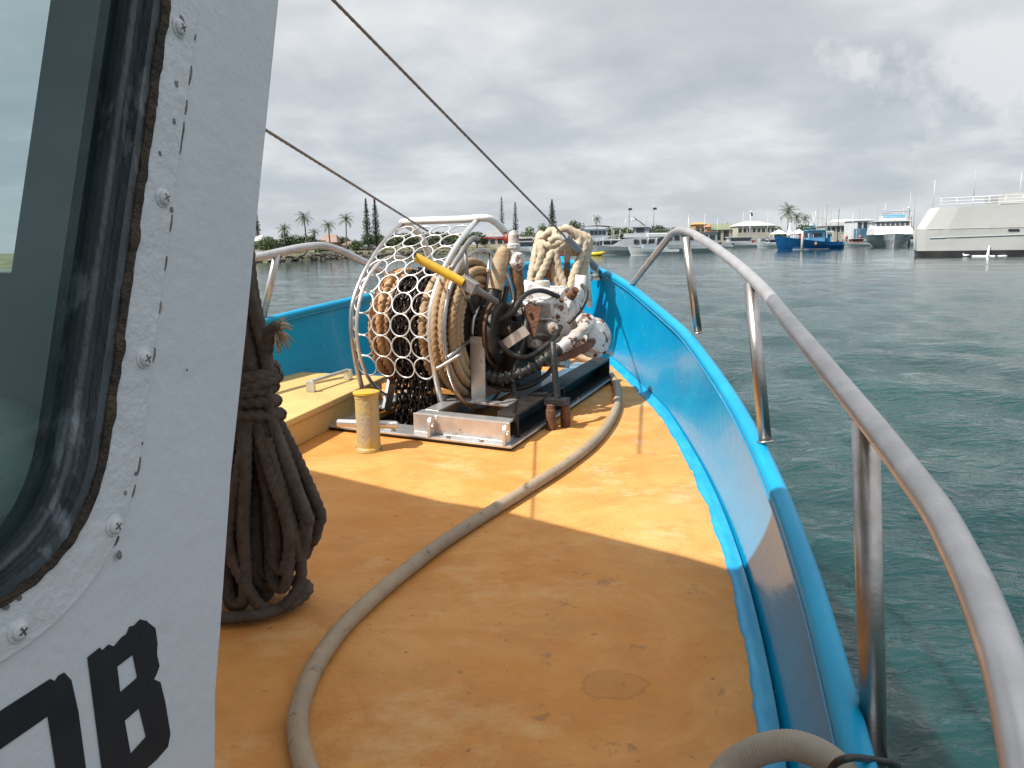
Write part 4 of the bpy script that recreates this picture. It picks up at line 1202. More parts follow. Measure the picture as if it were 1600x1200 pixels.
# --- land
def land():
    edge = [(-60, 150), (300, 150), (402, 148), (420, 149), (470, 160), (520, 175), (560, 192), (640, 215), (740, 235), (830, 262), (905, 285), (1000, 300), (1100, 305), (1250, 300), (1450, 310), (1700, 320), (2100, 330)]
    near, rows = [], []
    for px, d in edge:
        p = water_at(px, d); near.append(p)
    for off, h in ((0, -.4), (2.5, .9), (6, 1.5), (30, 1.9), (140, 2.2), (700, 2.4)):
        rows.append([V((p.x * (1 + off / p.y), p.y + off, -EYE + h)) for p in near])
    o = obj('shore', MB().grid(rows), m_land)
    o['kind'] = 'structure'
    mb = MB()
    rg = random.Random(4)
    P = [water_at(px, d) for px, d in edge]
    for a, b in zip(P[1:9], P[2:10]):
        n = int((b - a).length / .55)
        for i in range(n):
            c = a.lerp(b, (i + rg.random()) / n) + V((rg.uniform(-.3, .3), rg.uniform(-.3, 3.4), 0))
            dd = c.y - a.lerp(b, i / n).y
            c.z = -EYE + .05 + max(0, dd) * .32
            mb.sphere(c, (rg.uniform(.3, .8), rg.uniform(.3, .6), rg.uniform(.25, .5)), 6, 4, .6)
    for f in range(len(mb.sm)): mb.sm[f] = False
    tag(obj('rock_wall', mb, m_rock), 'low rubble rock wall along the left shore waterline', 'rock wall', kind='stuff')
land()

# --- trees
rt = random.Random(11)
def leafcards(mb, c, r, n, size):
    for _ in range(n):
        d = V((rt.gauss(0, 1), rt.gauss(0, 1), rt.gauss(0, 1))).normalized() * rt.random() ** .4
        p = c + V((d.x * r[0], d.y * r[1], d.z * r[2]))
        a = V((rt.gauss(0, 1), rt.gauss(0, 1), rt.gauss(0, .7))).normalized(); b = a.cross(V((rt.gauss(0, 1), rt.gauss(0, 1), rt.gauss(0, 1)))).normalized()
        s_ = size * rt.uniform(.6, 1.3)
        mb.add([p - a * s_, p + b * s_ * .5, p + a * s_, p - b * s_ * .5], [(0, 1, 2, 3)])
def hgt(d, py0, py1): return (py0 - py1) * d * .985 / 1200
def bushtree(px, d, ptop, wpx, label, mat=None, base=1.6, group='round crowned trees on the shore', trunk=True, low=.02):
    h = EYE - base + (382 + (800 - px) * .0188 - ptop + 2) * d * .985 / 1200
    wd = wpx * d / 1200 / 2
    t = far('tree', label, 'tree', px, d, rt.uniform(0, 6), group, base)
    mb = MB()
    k = 9
    for i in range(k):
        a = i * 2.4
        rr = wd * .62 * math.sqrt((i + .3) / k)
        c = V((rr * math.cos(a), rr * math.sin(a), h * (low + .24 + (.52 * rt.random()) * (1 - rr / wd * .5))))
        q = wd * rt.uniform(.34, .52)
        leafcards(mb, c, (q * rt.uniform(.8, 1.3), q, min(q, h * .26)), rt.randint(120, 240), max(.16, wd * .08))
    obj('crown', mb, mat or m_leaf, t, True)
    if trunk:
        mb = MB().tube([V((0, 0, -.4)), V((.05 * wd, 0, h * .25)), V((-.05 * wd, .05, h * .55))], [.05 * h, .04 * h, .02 * h], 7)
        for i in range(4):
            a = i * 1.6
            mb.tube([V((0, 0, h * .3)), V((math.cos(a) * wd * .45, math.sin(a) * wd * .45, h * .6))], [.022 * h, .008 * h], 5)
        obj('trunk', mb, m_bark, t, True)
    return t
def norfolk(px, d, ptop, label, wpx=16, base=1.6, taper=.75, group='norfolk pines on the shore'):
    h = EYE - base + (382 + (800 - px) * .0188 - ptop + 2) * d * .985 / 1200
    wd = wpx * d / 1200 / 2
    t = far('pine_tree', label, 'pine tree', px, d, rt.uniform(0, 6), group, base)
    obj('trunk', MB().tube([V((0, 0, -.4)), V((0, 0, h * .5)), V((0, 0, h))], [.022 * h, .014 * h, .003 * h], 7), m_bark, t, True)
    mb = MB()
    nt_ = 34
    for i in range(nt_):
        f = i / (nt_ - 1)
        z = h * (.10 + .88 * f)
        L = 1.25 * wd * (1.0 - f) ** taper * rt.uniform(.72, 1.12) + wd * .05
        m_ = 8
        a0 = rt.random() * 6
        for j in range(m_):
            a = a0 + 2 * math.pi * j / m_ + rt.uniform(-.2, .2)
            dr = V((math.cos(a), math.sin(a), 0)); pr = V((-dr.y, dr.x, 0))
            Lb = L * rt.uniform(.75, 1.1)
            for q in range(6):
                if rt.random() < .28: continue
                s0, s1 = Lb * q / 6, Lb * (q + 1.15) / 6
                zz = lambda s_: z - .10 * s_ + .25 * s_ * s_ / max(wd, .1)
                wdt = wd * .15 * rt.uniform(.7, 1.3)
                tl = rt.uniform(-.12, .30) * wd
                mb.add([dr * s0 + pr * wdt * .4 + V((0, 0, zz(s0))), dr * s1 + pr * wdt + V((0, 0, zz(s1) + tl)), dr * s1 - pr * wdt + V((0, 0, zz(s1) + .1 * wd)), dr * s0 - pr * wdt * .4 + V((0, 0, zz(s0)))], [(0, 1, 2, 3)])
    obj('crown', mb, m_pine, t, True)
def palm(px, d, ptop, label, frond=11, base=1.6, lean=.03, group='coconut palms on the shore'):
    h = EYE - base + (382 + (800 - px) * .0188 - ptop + 2) * d * .985 / 1200
    fl_ = 1.3 * frond * d / 1200
    hc = h - fl_ * .62
    t = far('palm_tree', label, 'palm tree', px, d, rt.uniform(0, 6), group, base)
    obj('trunk', MB().tube(spline([V((-lean * h, 0, -.4)), V((-lean * h * .6, 0, hc * .5)), V((0, 0, hc))], 5), lambda i: .2 - .009 * i, 8), m_bark, t, True)
    mb = MB()
    for j in range(19):
        a = j * 2.4 + rt.uniform(-.2, .2)
        el = R(78 - 108 * (j / 18) + rt.uniform(-8, 8))
        dr = V((math.cos(a), math.sin(a), 0)); pr = V((-dr.y, dr.x, 0))
        p = V((0, 0, hc)); L = fl_ * rt.uniform(.85, 1.1); n = 12
        for q in range(n):
            e = el - R(85) * (q / n) ** 1.4
            st = (dr * math.cos(e) + V((0, 0, math.sin(e)))) * (L / n)
            nx = p + st
            ll = L * .26 * math.sin(math.pi * min(.97, (q + 1.2) / (n + 1.2))) + .08
            dn = V((0, 0, -.55)) 
            for sg in (1, -1):
                tip = p.lerp(nx, .8) + (pr * sg + dn * rt.uniform(.5, 1.2)) * ll + st * .8
                mb.add([p, p.lerp(nx, .62), tip], [(0, 1, 2)])
            mb.add([p + pr * .03, nx + pr * .02, nx - pr * .02, p - pr * .03], [(0, 1, 2, 3)])
            p = nx
    obj('crown', mb, m_palm, t, True)
norfolk(404, 170, 331, 'lone narrow norfolk pine beside the wheelhouse edge', 15)
norfolk(575, 215, 315, 'tall norfolk pine, first of the pair left of the winch guard', 17)
norfolk(588.5, 218, 314, 'tall norfolk pine, second of the pair left of the winch guard', 18)
norfolk(785, 260, 312, 'slender norfolk pine spire rising just left of the white valve', 10, taper=.45)
norfolk(806, 255, 320, 'shorter slender pine spire rising behind the white valve', 11, taper=.45)
norfolk(863, 270, 317, 'open norfolk pine rising behind the thick wire stay', 17, taper=.6)
palm(478, 168, 334, 'tallest coconut palm standing over the far rail', 13)
palm(515, 176, 348, 'middle coconut palm in front of the pink roofed house', 11)
palm(543, 180, 337, 'coconut palm with drooping fronds right of the pink roof', 12)
palm(446, 165, 353, 'short bushy palm between the round tree and tall palm', 11)
palm(492, 172, 360, 'low palm growing at the right of the tallest palm', 9)
palm(933, 300, 340, 'dark palm behind the pale blue houseboat', 8)
palm(1229, 300, 324, 'tall palm rising behind the blue trawler bow', 15)
palm(1243, 305, 335, 'smaller palm right of the palm behind the trawler', 11)
palm(1256, 310, 338, 'small palm behind the trawler wheelhouse', 9)
bushtree(415, 158, 367, 36, 'round dark green tree beside the lone pine', m_leaf)
bushtree(447, 166, 364, 40, 'broad green tree under the short bushy palm', m_leaf2)
bushtree(478, 172, 366, 44, 'wide dark tree under the tallest palm', m_leaf2)
bushtree(500, 178, 372, 26, 'small dark tree beside the pink roofed house', m_leaf2)
bushtree(556, 190, 376, 26, 'light green tree right of the white house', m_leaf)
bushtree(575, 205, 362, 30, 'dark tree at the foot of the pine pair', m_leaf2)
bushtree(602, 215, 366, 30, 'dark tree behind the top of the winch guard', m_leaf2)
bushtree(505, 158, 390, 26, 'low olive shrub on the rocks under the far rail', m_leaf, low=.1)
bushtree(440, 152, 394, 20, 'low dry shrub on the rocks beside the rail post', m_leaf, low=.1)
bushtree(640, 225, 362, 44, 'dense tree seen through the winch ring guard', m_leaf2)
bushtree(690, 235, 360, 50, 'wide tree behind the winch top tube', m_leaf2)
bushtree(745, 250, 362, 44, 'dark tree right of the winch top tube', m_leaf2)
bushtree(798, 262, 358, 34, 'tree at the foot of the two pine spires', m_leaf2)
bushtree(826, 262, 351, 36, 'sunlit green tree left of the cream rope heap', m_leaf)
bushtree(852, 268, 347, 30, 'bright green tree behind the cream rope heap', m_leaf)
bushtree(878, 272, 348, 30, 'green tree just right of the thick stay', m_leaf)
bushtree(898, 280, 341, 32, 'tallest round green tree left of the houseboat roof', m_leaf)
bushtree(955, 300, 353, 26, 'dark tree behind the grey flybridge cruiser', m_leaf2)
bushtree(1030, 310, 352, 40, 'dark low tree behind the two tall masts', m_leaf2)
bushtree(1078, 320, 347, 14, 'small dark tree left of the ochre building', m_leaf2)
bushtree(1135, 335, 346, 34, 'dark tree behind the green roofed building', m_leaf2)
bushtree(1185, 335, 352, 60, 'low tree line behind the white roofed building', m_leaf2)
bushtree(1290, 330, 353, 40, 'dark tree behind the trawler stern', m_leaf2)

# --- houses
def house_(label, px, d, wpx, pe, pr, wallm, roofm, depth=8, hip=.3, base=1.6, wins=4, name='house', cat='house', rz=0, wz0=.35, wz1=.75):
    hor_ = 382 + (800 - px) * .0188 - .5
    s_ = d * .985 / 1200
    he = EYE - base + (hor_ - pe) * s_; hr = EYE - base + (hor_ - pr) * s_
    wd = wpx * s_
    t = far(name, label, cat, px, d, rz, None, base)
    prt(t, 'wall', wallm, (-wd / 2, wd / 2, 0, depth, -.6, he))
    mb = MB(); o = .4
    b = [V((-wd / 2 - o, -o, he)), V((wd / 2 + o, -o, he)), V((wd / 2 + o, depth + o, he)), V((-wd / 2 - o, depth + o, he))]
    k = wd * hip
    mb.add(b + [q + V((0, 0, .15)) for q in b] + [V((-wd / 2 + k, depth / 2, hr)), V((wd / 2 - k, depth / 2, hr))], [(3, 2, 1, 0), (0, 1, 5, 4), (1, 2, 6, 5), (2, 3, 7, 6), (3, 0, 4, 7), (4, 5, 9, 8), (6, 7, 8, 9), (5, 6, 9), (7, 4, 8)])
    obj('roof', mb, roofm, t, True)
    for i in range(wins):
        x0 = -wd / 2 + wd * (i + .18) / wins; x1 = -wd / 2 + wd * (i + .82) / wins
        prt(t, 'window', m_win, (x0, x1, -.05, .0, he * wz0, he * wz1))
    return t
house_('pink roofed house behind the middle coconut palm', 512, 195, 26, 380, 367, m_pinkroof, m_pinkroof, hip=.15, wins=2)
house_('white walled house right of the pink roofed house', 537, 198, 22, 384, 378, m_bwhite, m_pinkroof, hip=.1, wins=2)
house_('low grey roofed pavilion left of the winch guard', 568, 205, 24, 389, 382, m_wallc, m_roofgrey, hip=.1, wins=3)
house_('cream house at the wheelhouse edge behind the lone pine', 400, 165, 9, 378, 368, m_wallc, m_wroof, hip=.2, wins=1)
house_('small cream shed on the rocks behind the rail post', 403, 156, 12, 396, 392, m_wallc, m_roofgrey, hip=.05, wins=1)
house_('grey house seen between the winch and the white valve', 770, 255, 34, 371, 362, m_wallc, m_roofgrey, hip=.2, wins=3)
house_('brown shed under the trees left of the rope heap', 822, 258, 24, 374, 369, m_tim, m_roofgrey, hip=.1, wins=2)
house_('ochre two storey building with a flat parapet', 1094, 300, 17, 352, 348, m_och, m_och, hip=.05, wins=2, wz0=.55, wz1=.85)
house_('terracotta arched building right of the ochre one', 1111, 296, 15, 356, 351, m_terra, m_terra, hip=.3, wins=2, wz0=.3, wz1=.7)
house_('green roofed shed with a dark open front', 1134, 292, 38, 360, 350, m_wallc, m_groof, hip=.02, wins=3, depth=12, wz0=.2, wz1=.95)
house_('white building with a wide hipped white roof', 1181, 285, 58, 354, 346, m_wallc, m_wroof, hip=.35, wins=8, depth=14, wz0=.62, wz1=.85)
house_('grey roofed verandah house right of the trawler', 1312, 290, 44, 354, 347, m_wallc, m_roofgrey, hip=.28, wins=6, depth=10, wz0=.62, wz1=.92)
house_('white warehouse with a sloping pale roof', 1332, 310, 42, 350, 343, m_wallc, m_wroof, hip=.04, wins=0, depth=16)
house_('blue and white building left of the white yacht', 1350, 262, 26, 346, 343, m_bwhite, m_wroof, hip=.03, wins=3, depth=10, wz0=.62, wz1=.92)
prt(far('annex', 'dark blue annex beside the white yacht', 'building', 1354, 255, 0, None, 1.4), 'wall', m_bluebl, (-2.3, 2.3, 0, 5, -.6, 4.0))
for i, (x, y0, y1) in enumerate([(1418, 352, 335)]): pass

# --- docks and piles
def dock(label, px0, px1, d, zt=1.5, n=9):
    t = far('dock', label, 'dock', px0, d)
    L = (px1 - px0) * d * .985 / 1200
    prt(t, 'deck_planks', m_tim, (0, L, 0, 5, zt - .25, zt))
    prt(t, 'fascia', m_wallc, (0, L, -.06, -.003, zt - .7, zt - .02))
    for i in range(n): pole(t, 'pile', m_dpile, (L * (i + .3) / n, .3, -.8), (L * (i + .3) / n, .3, zt - .26), .18)
    for i in range(3): prt(t, 'float', m_boot, (L * (.1 + .33 * i), L * (.22 + .33 * i), -.3, .28, -.3, .7))
    return t
dock('long timber dock in front of the white roofed building', 1082, 1216, 262, 1.9, 12)
dock('pale timber dock between the trawler and the yacht', 1304, 1362, 232, 2.1, 7)
dock('low dock behind the houseboat and flybridge cruiser', 890, 1085, 215, 1.0, 12)
for k, (px, d, pt_, m_, lab) in enumerate([(1253, 168, 361, m_wallc, 'pale round pile in front of the blue trawler'), (1171, 255, 371, m_dpile, 'dark pile standing in front of the long dock'), (1315, 226, 366, m_pile, 'pale pile right of the trawler stern'), (1322, 228, 372, m_dpile, 'short dark pile beside the pale dock'), (1309, 200, 377, m_dpile, 'stubby dark pile at the trawler stern'), (1061, 168, 374, m_pile, 'grey pile behind the bend of the bow rail'), (914, 165, 369, m_dpile, 'dark pile left of the yellow float'), (1420, 212, 340, m_pile, 'tall pile between yacht and big ship'), (1300, 230, 370, m_pile, 'grey pile behind the trawler stern')]):
    t = far('mooring_pile', lab, 'pile', px, d)
    h = EYE + (382 + (800 - px) * .0188 - .5 - pt_) * d * .985 / 1200
    obj('shaft', MB().cyl(V((0, 0, -1)), V((0, 0, h)), .26, .24, 12), m_, t, True)
    obj('cap', MB().revolve([(.27, 0), (.25, .12), (0, .2)], (0, 0, h + .003), (0, 0, 1), 12), m_bwhite if k % 2 else m_boot, t, True)

# --- boats
s = lambda d: d * .985 / 1200
# big bare ship at the right
sh = far('ship', 'large bare white grey steel ship with black boot top', 'ship', 1430, 100, R(-25))
def shpt(x, side, lev, top):
    hb = np.interp(x, [0, 1.0, 3.5, 40], [4.3, 4.75, 5.0, 5.0])
    z, dx, k = [(-.6, .55, .97), (.72, .28, .985), (3.45, 0, 1.0), (top, 1.6, .975)][lev]
    fade = max(0, 1 - x / 12)
    return V((x + dx * fade, 5 - 0 + side * hb * k, z))
xs = [0, .5, 1.0, 2, 3.5, 6, 9, 13, 18, 24, 32]
def topz(x): return 6.1 + .015 * x
for nm, mat_, lv in (('boot_top', m_boot, (0, 1)), ('hull_plating', m_alu, (1, 2, 3))):
    rows = []
    for x in xs: rows.append([shpt(x, -1, l, topz(x)) for l in lv] + [shpt(x, 1, l, topz(x)) for l in reversed(lv)])
    mb = MB().grid(rows, False)
    mb.add(rows[0], [tuple(range(len(rows[0])))])
    obj(nm, mb, mat_, sh, True)
mb = MB().tube([V((x, 5 - np.interp(x, [0, 1.0, 3.5, 40], [4.3, 4.75, 5.0, 5.0]) * .994 - .02, 2.3 + .02 * x)) for x in np.linspace(1.6, 32, 20)], .07, 8)
obj('rubbing_strake', mb, m_bgrey, sh, True)
mb = MB().tube([V((x + 0 * max(0, 1 - x / 12), 5 - np.interp(x, [0, 1.0, 3.5, 40], [4.3, 4.75, 5.0, 5.0]) - .0, 3.45)) for x in np.linspace(.0, 32, 24)], .045, 8)
obj('knuckle', mb, m_alu, sh, True)
for x in (10.0, 12.8, 15.6, 18.4): prt(sh, 'hull_slot', m_boot, (x, x + 1.15, -.10, .1, 3.05, 3.25))
for j, dz in enumerate((.35, .72, 1.1)):
    obj('rail', MB().tube([V((x, 1.0, topz(x) + dz)) for x in (2.4, 10, 20, 32)], .045 if j < 2 else .06, 8), m_bwhite, sh, True)
for x in np.arange(2.6, 32, 1.75): pole(sh, 'rail_post', m_bwhite, (x, 1.0, topz(x) - .2), (x, 1.0, topz(x) + 1.1), .045)
pole(sh, 'aerial', m_bwhite, (1.75 + .1, 3, 6.0), (1.85, 3, 9.6), .05, .03); pole(sh, 'mast', m_bgrey, (6.6, 6, 6.3), (6.6, 6, 11.0), .08, .04)
pole(sh, 'aerial', m_bwhite, (11.4, 4, 6.8), (11.4, 4, 10.1), .06, .03); pole(sh, 'aerial', m_bwhite, (12.5, 4, 6.8), (12.5, 4, 9.3), .05, .05)
prt(sh, 'deck_box', m_roofgrey, (7.6, 9.0, 2.5, 3.2, 6.5, 7.2)); prt(sh, 'deck_house', m_alu, (9.5, 26, 3, 9, 6.4, 7.75))
mb = MB().tube(spline([V((8.2, -.02, 1.25)), V((8.12, -.25, .9)), V((8.05, -.4, .05))], 6), [.05 + .012 * i for i in range(13)], 8)
for i in range(16): mb.sphere((8.0 + rt.uniform(-1.6, 1.9), -.5 + rt.uniform(-.35, .25), .03), (rt.uniform(.15, .45), rt.uniform(.1, .25), rt.uniform(.04, .10)), 8, 5, .4)
tag(obj('discharge_water', MB(), m_foam), None, None) if False else None
wt = far('water_jet', 'white bilge water jet splashing beside the big ship', 'water jet', 1430, 100, R(-25))
obj('stream', mb, m_foam, wt, True)
mb = MB().sphere((5.5, -2.2, .16), (.30, .16, .13), 12, 8).sphere((5.25, -2.2, .33), .085, 10, 7).tube([V((5.17, -2.2, .32)), V((5.06, -2.2, .30))], [.02, .004], 5).tube([V((5.7, -2.2, .19)), V((5.98, -2.2, .22))], [.09, .02], 6)
gl = far('seagull', 'white seagull floating in front of the big ship', 'seagull', 1430, 100, R(-25))
obj('body', mb, m_foam, gl, True)

# white yacht, bows towards us
ct = far('motor_yacht', 'white motor yacht with a dark window band facing the camera', 'motor yacht', 1390, 206, R(-110))
k = s(206)
obj('hull', bhull(20, 10.6, 2.9, 3.35, .60, .05, 2.0), m_bgrey, ct, True)
mb = MB()
mb.hexa([V((-8, -5.2, 3.1)), V((7.6, -4.6, 3.1)), V((7.6, 4.6, 3.1)), V((-8, 5.2, 3.1))], [V((-8, -5.0, 4.9)), V((6.2, -4.3, 4.9)), V((6.2, 4.3, 4.9)), V((-8, 5.0, 4.9))])
obj('foredeck_house', mb, m_bwhite, ct, True, .15)
mb = MB()
mb.hexa([V((-8, -4.7, 4.9)), V((4.6, -4.2, 4.9)), V((4.6, 4.2, 4.9)), V((-8, 4.7, 4.9))], [V((-8, -4.4, 6.5)), V((3.2, -3.8, 6.5)), V((3.2, 3.8, 6.5)), V((-8, 4.4, 6.5))])
obj('saloon', mb, m_bwhite, ct, True)
for i in range(7):
    y0 = -3.9 + i * 1.13; y1 = y0 + 1.0
    mb = MB(); mb.hexa([V((4.28, y0, 5.3)), V((4.32, y0, 5.3)), V((4.32, y1, 5.3)), V((4.28, y1, 5.3))][::1], [V((3.5, y0, 6.2)), V((3.54, y0, 6.2)), V((3.54, y1, 6.2)), V((3.5, y1, 6.2))])
    obj('window', mb, m_win, ct, True)
prt(ct, 'roof', m_bwhite, (-8, 3.9, -4.7, 4.7, 6.5, 6.75))
prt(ct, 'flybridge', m_bwhite, (-4, 1.5, -2.6, 3.4, 6.75, 7.9), bev=.1)
prt(ct, 'windscreen', m_lblue, (1.5, 1.56, -2.2, 3.0, 7.5, 8.2))
prt(ct, 'bimini', m_bwhite, (-6, -.5, -.2, 5.0, 9.2, 9.4))
for x, y in ((-5.8, 0), (-.7, 0), (-5.8, 4.8), (-.7, 4.8)): pole(ct, 'bimini_post', m_bwhite, (x, y, 6.75), (x, y, 9.2), .05)
for j in range(3): obj('rail', MB().tube([V((3.6, -4.4, 6.9 + j * .4)), V((3.6, 4.4, 6.9 + j * .4))], .035, 6), m_bwhite, ct, True)
pole(ct, 'mast', m_bwhite, (0, -1.6, 6.7), (0, -1.6, 11.2), .09, .05); pole(ct, 'mast', m_bgrey, (-.5, -2.0, 6.7), (-.5, -2.0, 10.2), .06)
prt(ct, 'radar_bar', m_bgrey, (-.6, -.4, -2.2, 3.4, 8.6, 8.75)); prt(ct, 'cross_tree', m_bgrey, (-.1, .1, -2.6, -.6, 9.2, 9.3))
obj('dome', MB().sphere((-.5, 4.0, 9.9), .32, 10, 8), m_bwhite, ct, True)
pole(ct, 'aerial', m_bwhite, (-2, 4.4, 6.7), (-2, 4.4, 14.0), .06, .03)
pole(far('sail_mast', 'thin tall mast rising between yacht and big ship', 'mast', 1425, 235), 'pole', m_pile, (0, 0, 0), (0, 0, 15.5), .10, .05)

# blue trawler
tr = far('trawler', 'blue fishing trawler with a light blue wheelhouse', 'trawler', 1262, 183, R(188))
obj('hull', bhull(15.0, 4.8, 1.7, 3.4, .7, .07), m_tblue, tr, True)
prt(tr, 'boot_stripe', m_bwhite, (-4.5, 4.2, -1.72, 1.72, .05, .18))
mb = MB(); mb.hexa([V((-3.4, -1.5, 1.5)), V((.6, -1.5, 1.5)), V((.6, 1.5, 1.5)), V((-3.4, 1.5, 1.5))], [V((-3.4, -1.4, 4.3)), V((.8, -1.4, 4.3)), V((.8, 1.4, 4.3)), V((-3.4, 1.4, 4.3))])
obj('wheelhouse', mb, m_lblue, tr, True)
prt(tr, 'window', m_win, (-2.6, -.2, 1.46, 1.5, 2.9, 3.8)); prt(tr, 'window', m_win, (-2.6, -.2, -1.5, -1.46, 2.9, 3.8)); prt(tr, 'window', m_win, (.74, .80, -1.2, 1.2, 2.9, 3.8))
prt(tr, 'roof', m_lblue, (-4.0, 1.2, -1.8, 1.8, 4.3, 4.5)); prt(tr, 'upper_rail', m_lblue, (-3.6, .6, -1.5, 1.5, 5.0, 5.1))
for x in (-3.5, -1.5, .5):
    for y in (-1.45, 1.45): pole(tr, 'rail_post', m_lblue, (x, y, 4.5), (x, y, 5.05), .04)
pole(tr, 'mast', m_bwhite, (-1.5, 0, 4.5), (-1.5, 0, 8.9), .09, .05); pole(tr, 'mast', m_pile, (-4.4, 0, 1.6), (-4.4, 0, 10.4), .10, .06)
obj('radar', MB().sphere((-.6, 0, 5.6), (.5, .5, .25), 12, 7), m_bwhite, tr, True)
for y in (-1.7, 1.7): pole(tr, 'boom', m_bwhite, (-3.8, y * .6, 2), (-2.2, y * 1.7, 8.6), .06, .04)
prt(tr, 'gantry', m_bwhite, (-5.6, -5.4, -1.5, 1.5, 4.0, 4.2), (-5.6, -5.4, -1.5, -1.3, 1.5, 4.0), (-5.6, -5.4, 1.3, 1.5, 1.5, 4.0))
prt(tr, 'net_bin', m_red, (1.6, 2.6, .4, 1.3, 2, 3.4)); prt(tr, 'winch_drum', m_teal, (-5.0, -4.2, -.9, .9, 1.6, 2.6)); prt(tr, 'deck_box', m_bwhite, (2.9, 3.8, .1, 1.2, 2.2, 3.3))
for i in range(9): pole(tr, 'bulwark_post', m_boot if i % 2 else m_bwhite, (-.2 + i * .62, 1.9 - max(0, i - 3) * .16, 1.8), (-.2 + i * .62, 1.9 - max(0, i - 3) * .16, 3.5 + .1 * i), .04)
obj('fender', MB().sphere((-.6, 2.55, 1.3), (.3, .3, .42), 10, 8), m_och, tr, True)
# teal boat tucked behind it
t2_ = far('workboat', 'teal workboat moored right of the trawler wheelhouse', 'boat', 1287, 195, R(172))
obj('hull', bhull(9, 3.6, 1.5, 2.4, .72, .06), m_teal, t2_, True)
prt(t2_, 'cabin', m_lblue, (-1.5, 1.2, -1.1, 1.1, 1.4, 3.7)); prt(t2_, 'roof', m_bwhite, (-1.9, 1.6, -1.4, 1.4, 3.7, 3.85)); prt(t2_, 'window', m_win, (-1.1, .9, 1.1, 1.14, 2.5, 3.3))
pole(t2_, 'mast', m_bwhite, (-.5, 0, 3.8), (-.5, 0, 8.0), .07, .04); pole(t2_, 'mast', m_boot, (-3.2, 0, 1.4), (-3.2, 0, 9.6), .09, .07)
# white masted shapes behind
um = far('umbrella', 'closed cream umbrella on the dock behind the trawler bow', 'umbrella', 1233, 270, 0, None, 1.6)
obj('canopy', MB().revolve([(1.1, 2.2), (1.0, 2.6), (.55, 4.6), (.1, 6.2), (0, 6.4)], (0, 0, 0), (0, 0, 1), 12), m_bwhite, um, True)
pole(um, 'pole', m_pile, (0, 0, -.6), (0, 0, 2.25), .08)
for k_, (px, ly) in enumerate(((1216, 'left'), (1247, 'right'))):
    u2 = far('gazebo', ('white peaked marquee behind the bow of the trawler' if k_ == 0 else 'white peaked marquee behind the pale round pile'), 'marquee', px, 268, 0, None, 1.6)
    obj('canopy', MB().add([V((-2.6, -2, 2.6)), V((2.6, -2, 2.6)), V((2.6, 2, 2.6)), V((-2.6, 2, 2.6)), V((0, 0, 4.2))], [(0, 1, 4), (1, 2, 4), (2, 3, 4), (3, 0, 4), (3, 2, 1, 0)]), m_bwhite, u2, True)
    for x in (-2.5, 2.5):
        for y in (-1.9, 1.9): pole(u2, 'leg', m_bwhite, (x, y, -.5), (x, y, 2.62), .06)

# cruiser at the long dock
cr = far('motor_cruiser', 'white motor cruiser moored below the white roofed building', 'boat', 1150, 255, R(178))
obj('hull', bhull(15, 4.4, 1.5, 2.2, .75, .06), m_bwhite, cr, True)
prt(cr, 'cabin', m_bgrey, (-4.6, 2.8, -1.7, 1.7, 1.5, 3.3)); prt(cr, 'window', m_win, (-4.2, 2.2, 1.7, 1.75, 2.2, 3.0)); prt(cr, 'canopy', m_bwhite, (-6.2, 3.2, -1.9, 1.9, 3.3, 3.5)); prt(cr, 'stern_seat', m_red, (-6.0, -5, -1.4, 1.4, 1.5, 2.3))
sp = far('speedboat', 'small white speedboat with a dark waterline by the dock', 'boat', 1127, 250, R(182))
obj('hull', bhull(7, 2.4, .9, 1.5, .75, .08), m_bwhite, sp, True); prt(sp, 'windscreen', m_win, (.2, .8, -.8, .8, 1.2, 1.9)); prt(sp, 'outboard', m_boot, (-4.0, -3.5, -.25, .25, .2, 1.5))
tn = far('light_tower', 'white navigation light mast above the bow rail bend', 'light mast', 1075, 265, 0, None, .5)
pole(tn, 'pole', m_bwhite, (0, 0, -.5), (0, 0, 10.2), .13, .09); prt(tn, 'cross_arm', m_bwhite, (-1.0, 1.0, -.06, .06, 9.6, 9.75)); obj('lamp', MB().sphere((0, 0, 10.35), .2, 10, 7), m_bwhite, tn, True)
tn = far('light_tower', 'white pole with a round lamp over the white building', 'light mast', 1171, 270, 0, None, 1.5)
pole(tn, 'pole', m_bwhite, (0, 0, -.5), (0, 0, 10.0), .2, .14); obj('lamp', MB().sphere((0, 0, 10.3), .42, 12, 8), m_bwhite, tn, True); prt(tn, 'bracket', m_boot, (.15, .7, -.2, .2, 9.0, 9.9))
dk = far('dinghy', 'pale dinghy with white fenders tied at the long dock', 'boat', 1193, 256, R(182))
obj('hull', bhull(8, 2.8, 1.3, 1.9, .78, .06), m_bwhite, dk, True); prt(dk, 'cabin', m_slate, (-1.8, 1.6, -1, 1, 1.3, 2.9)); prt(dk, 'window', m_win, (-1.4, 1.2, 1.0, 1.04, 2.0, 2.7)); prt(dk, 'cover', m_red, (-3.6, -2.2, -1, 1, 1.3, 2.2))

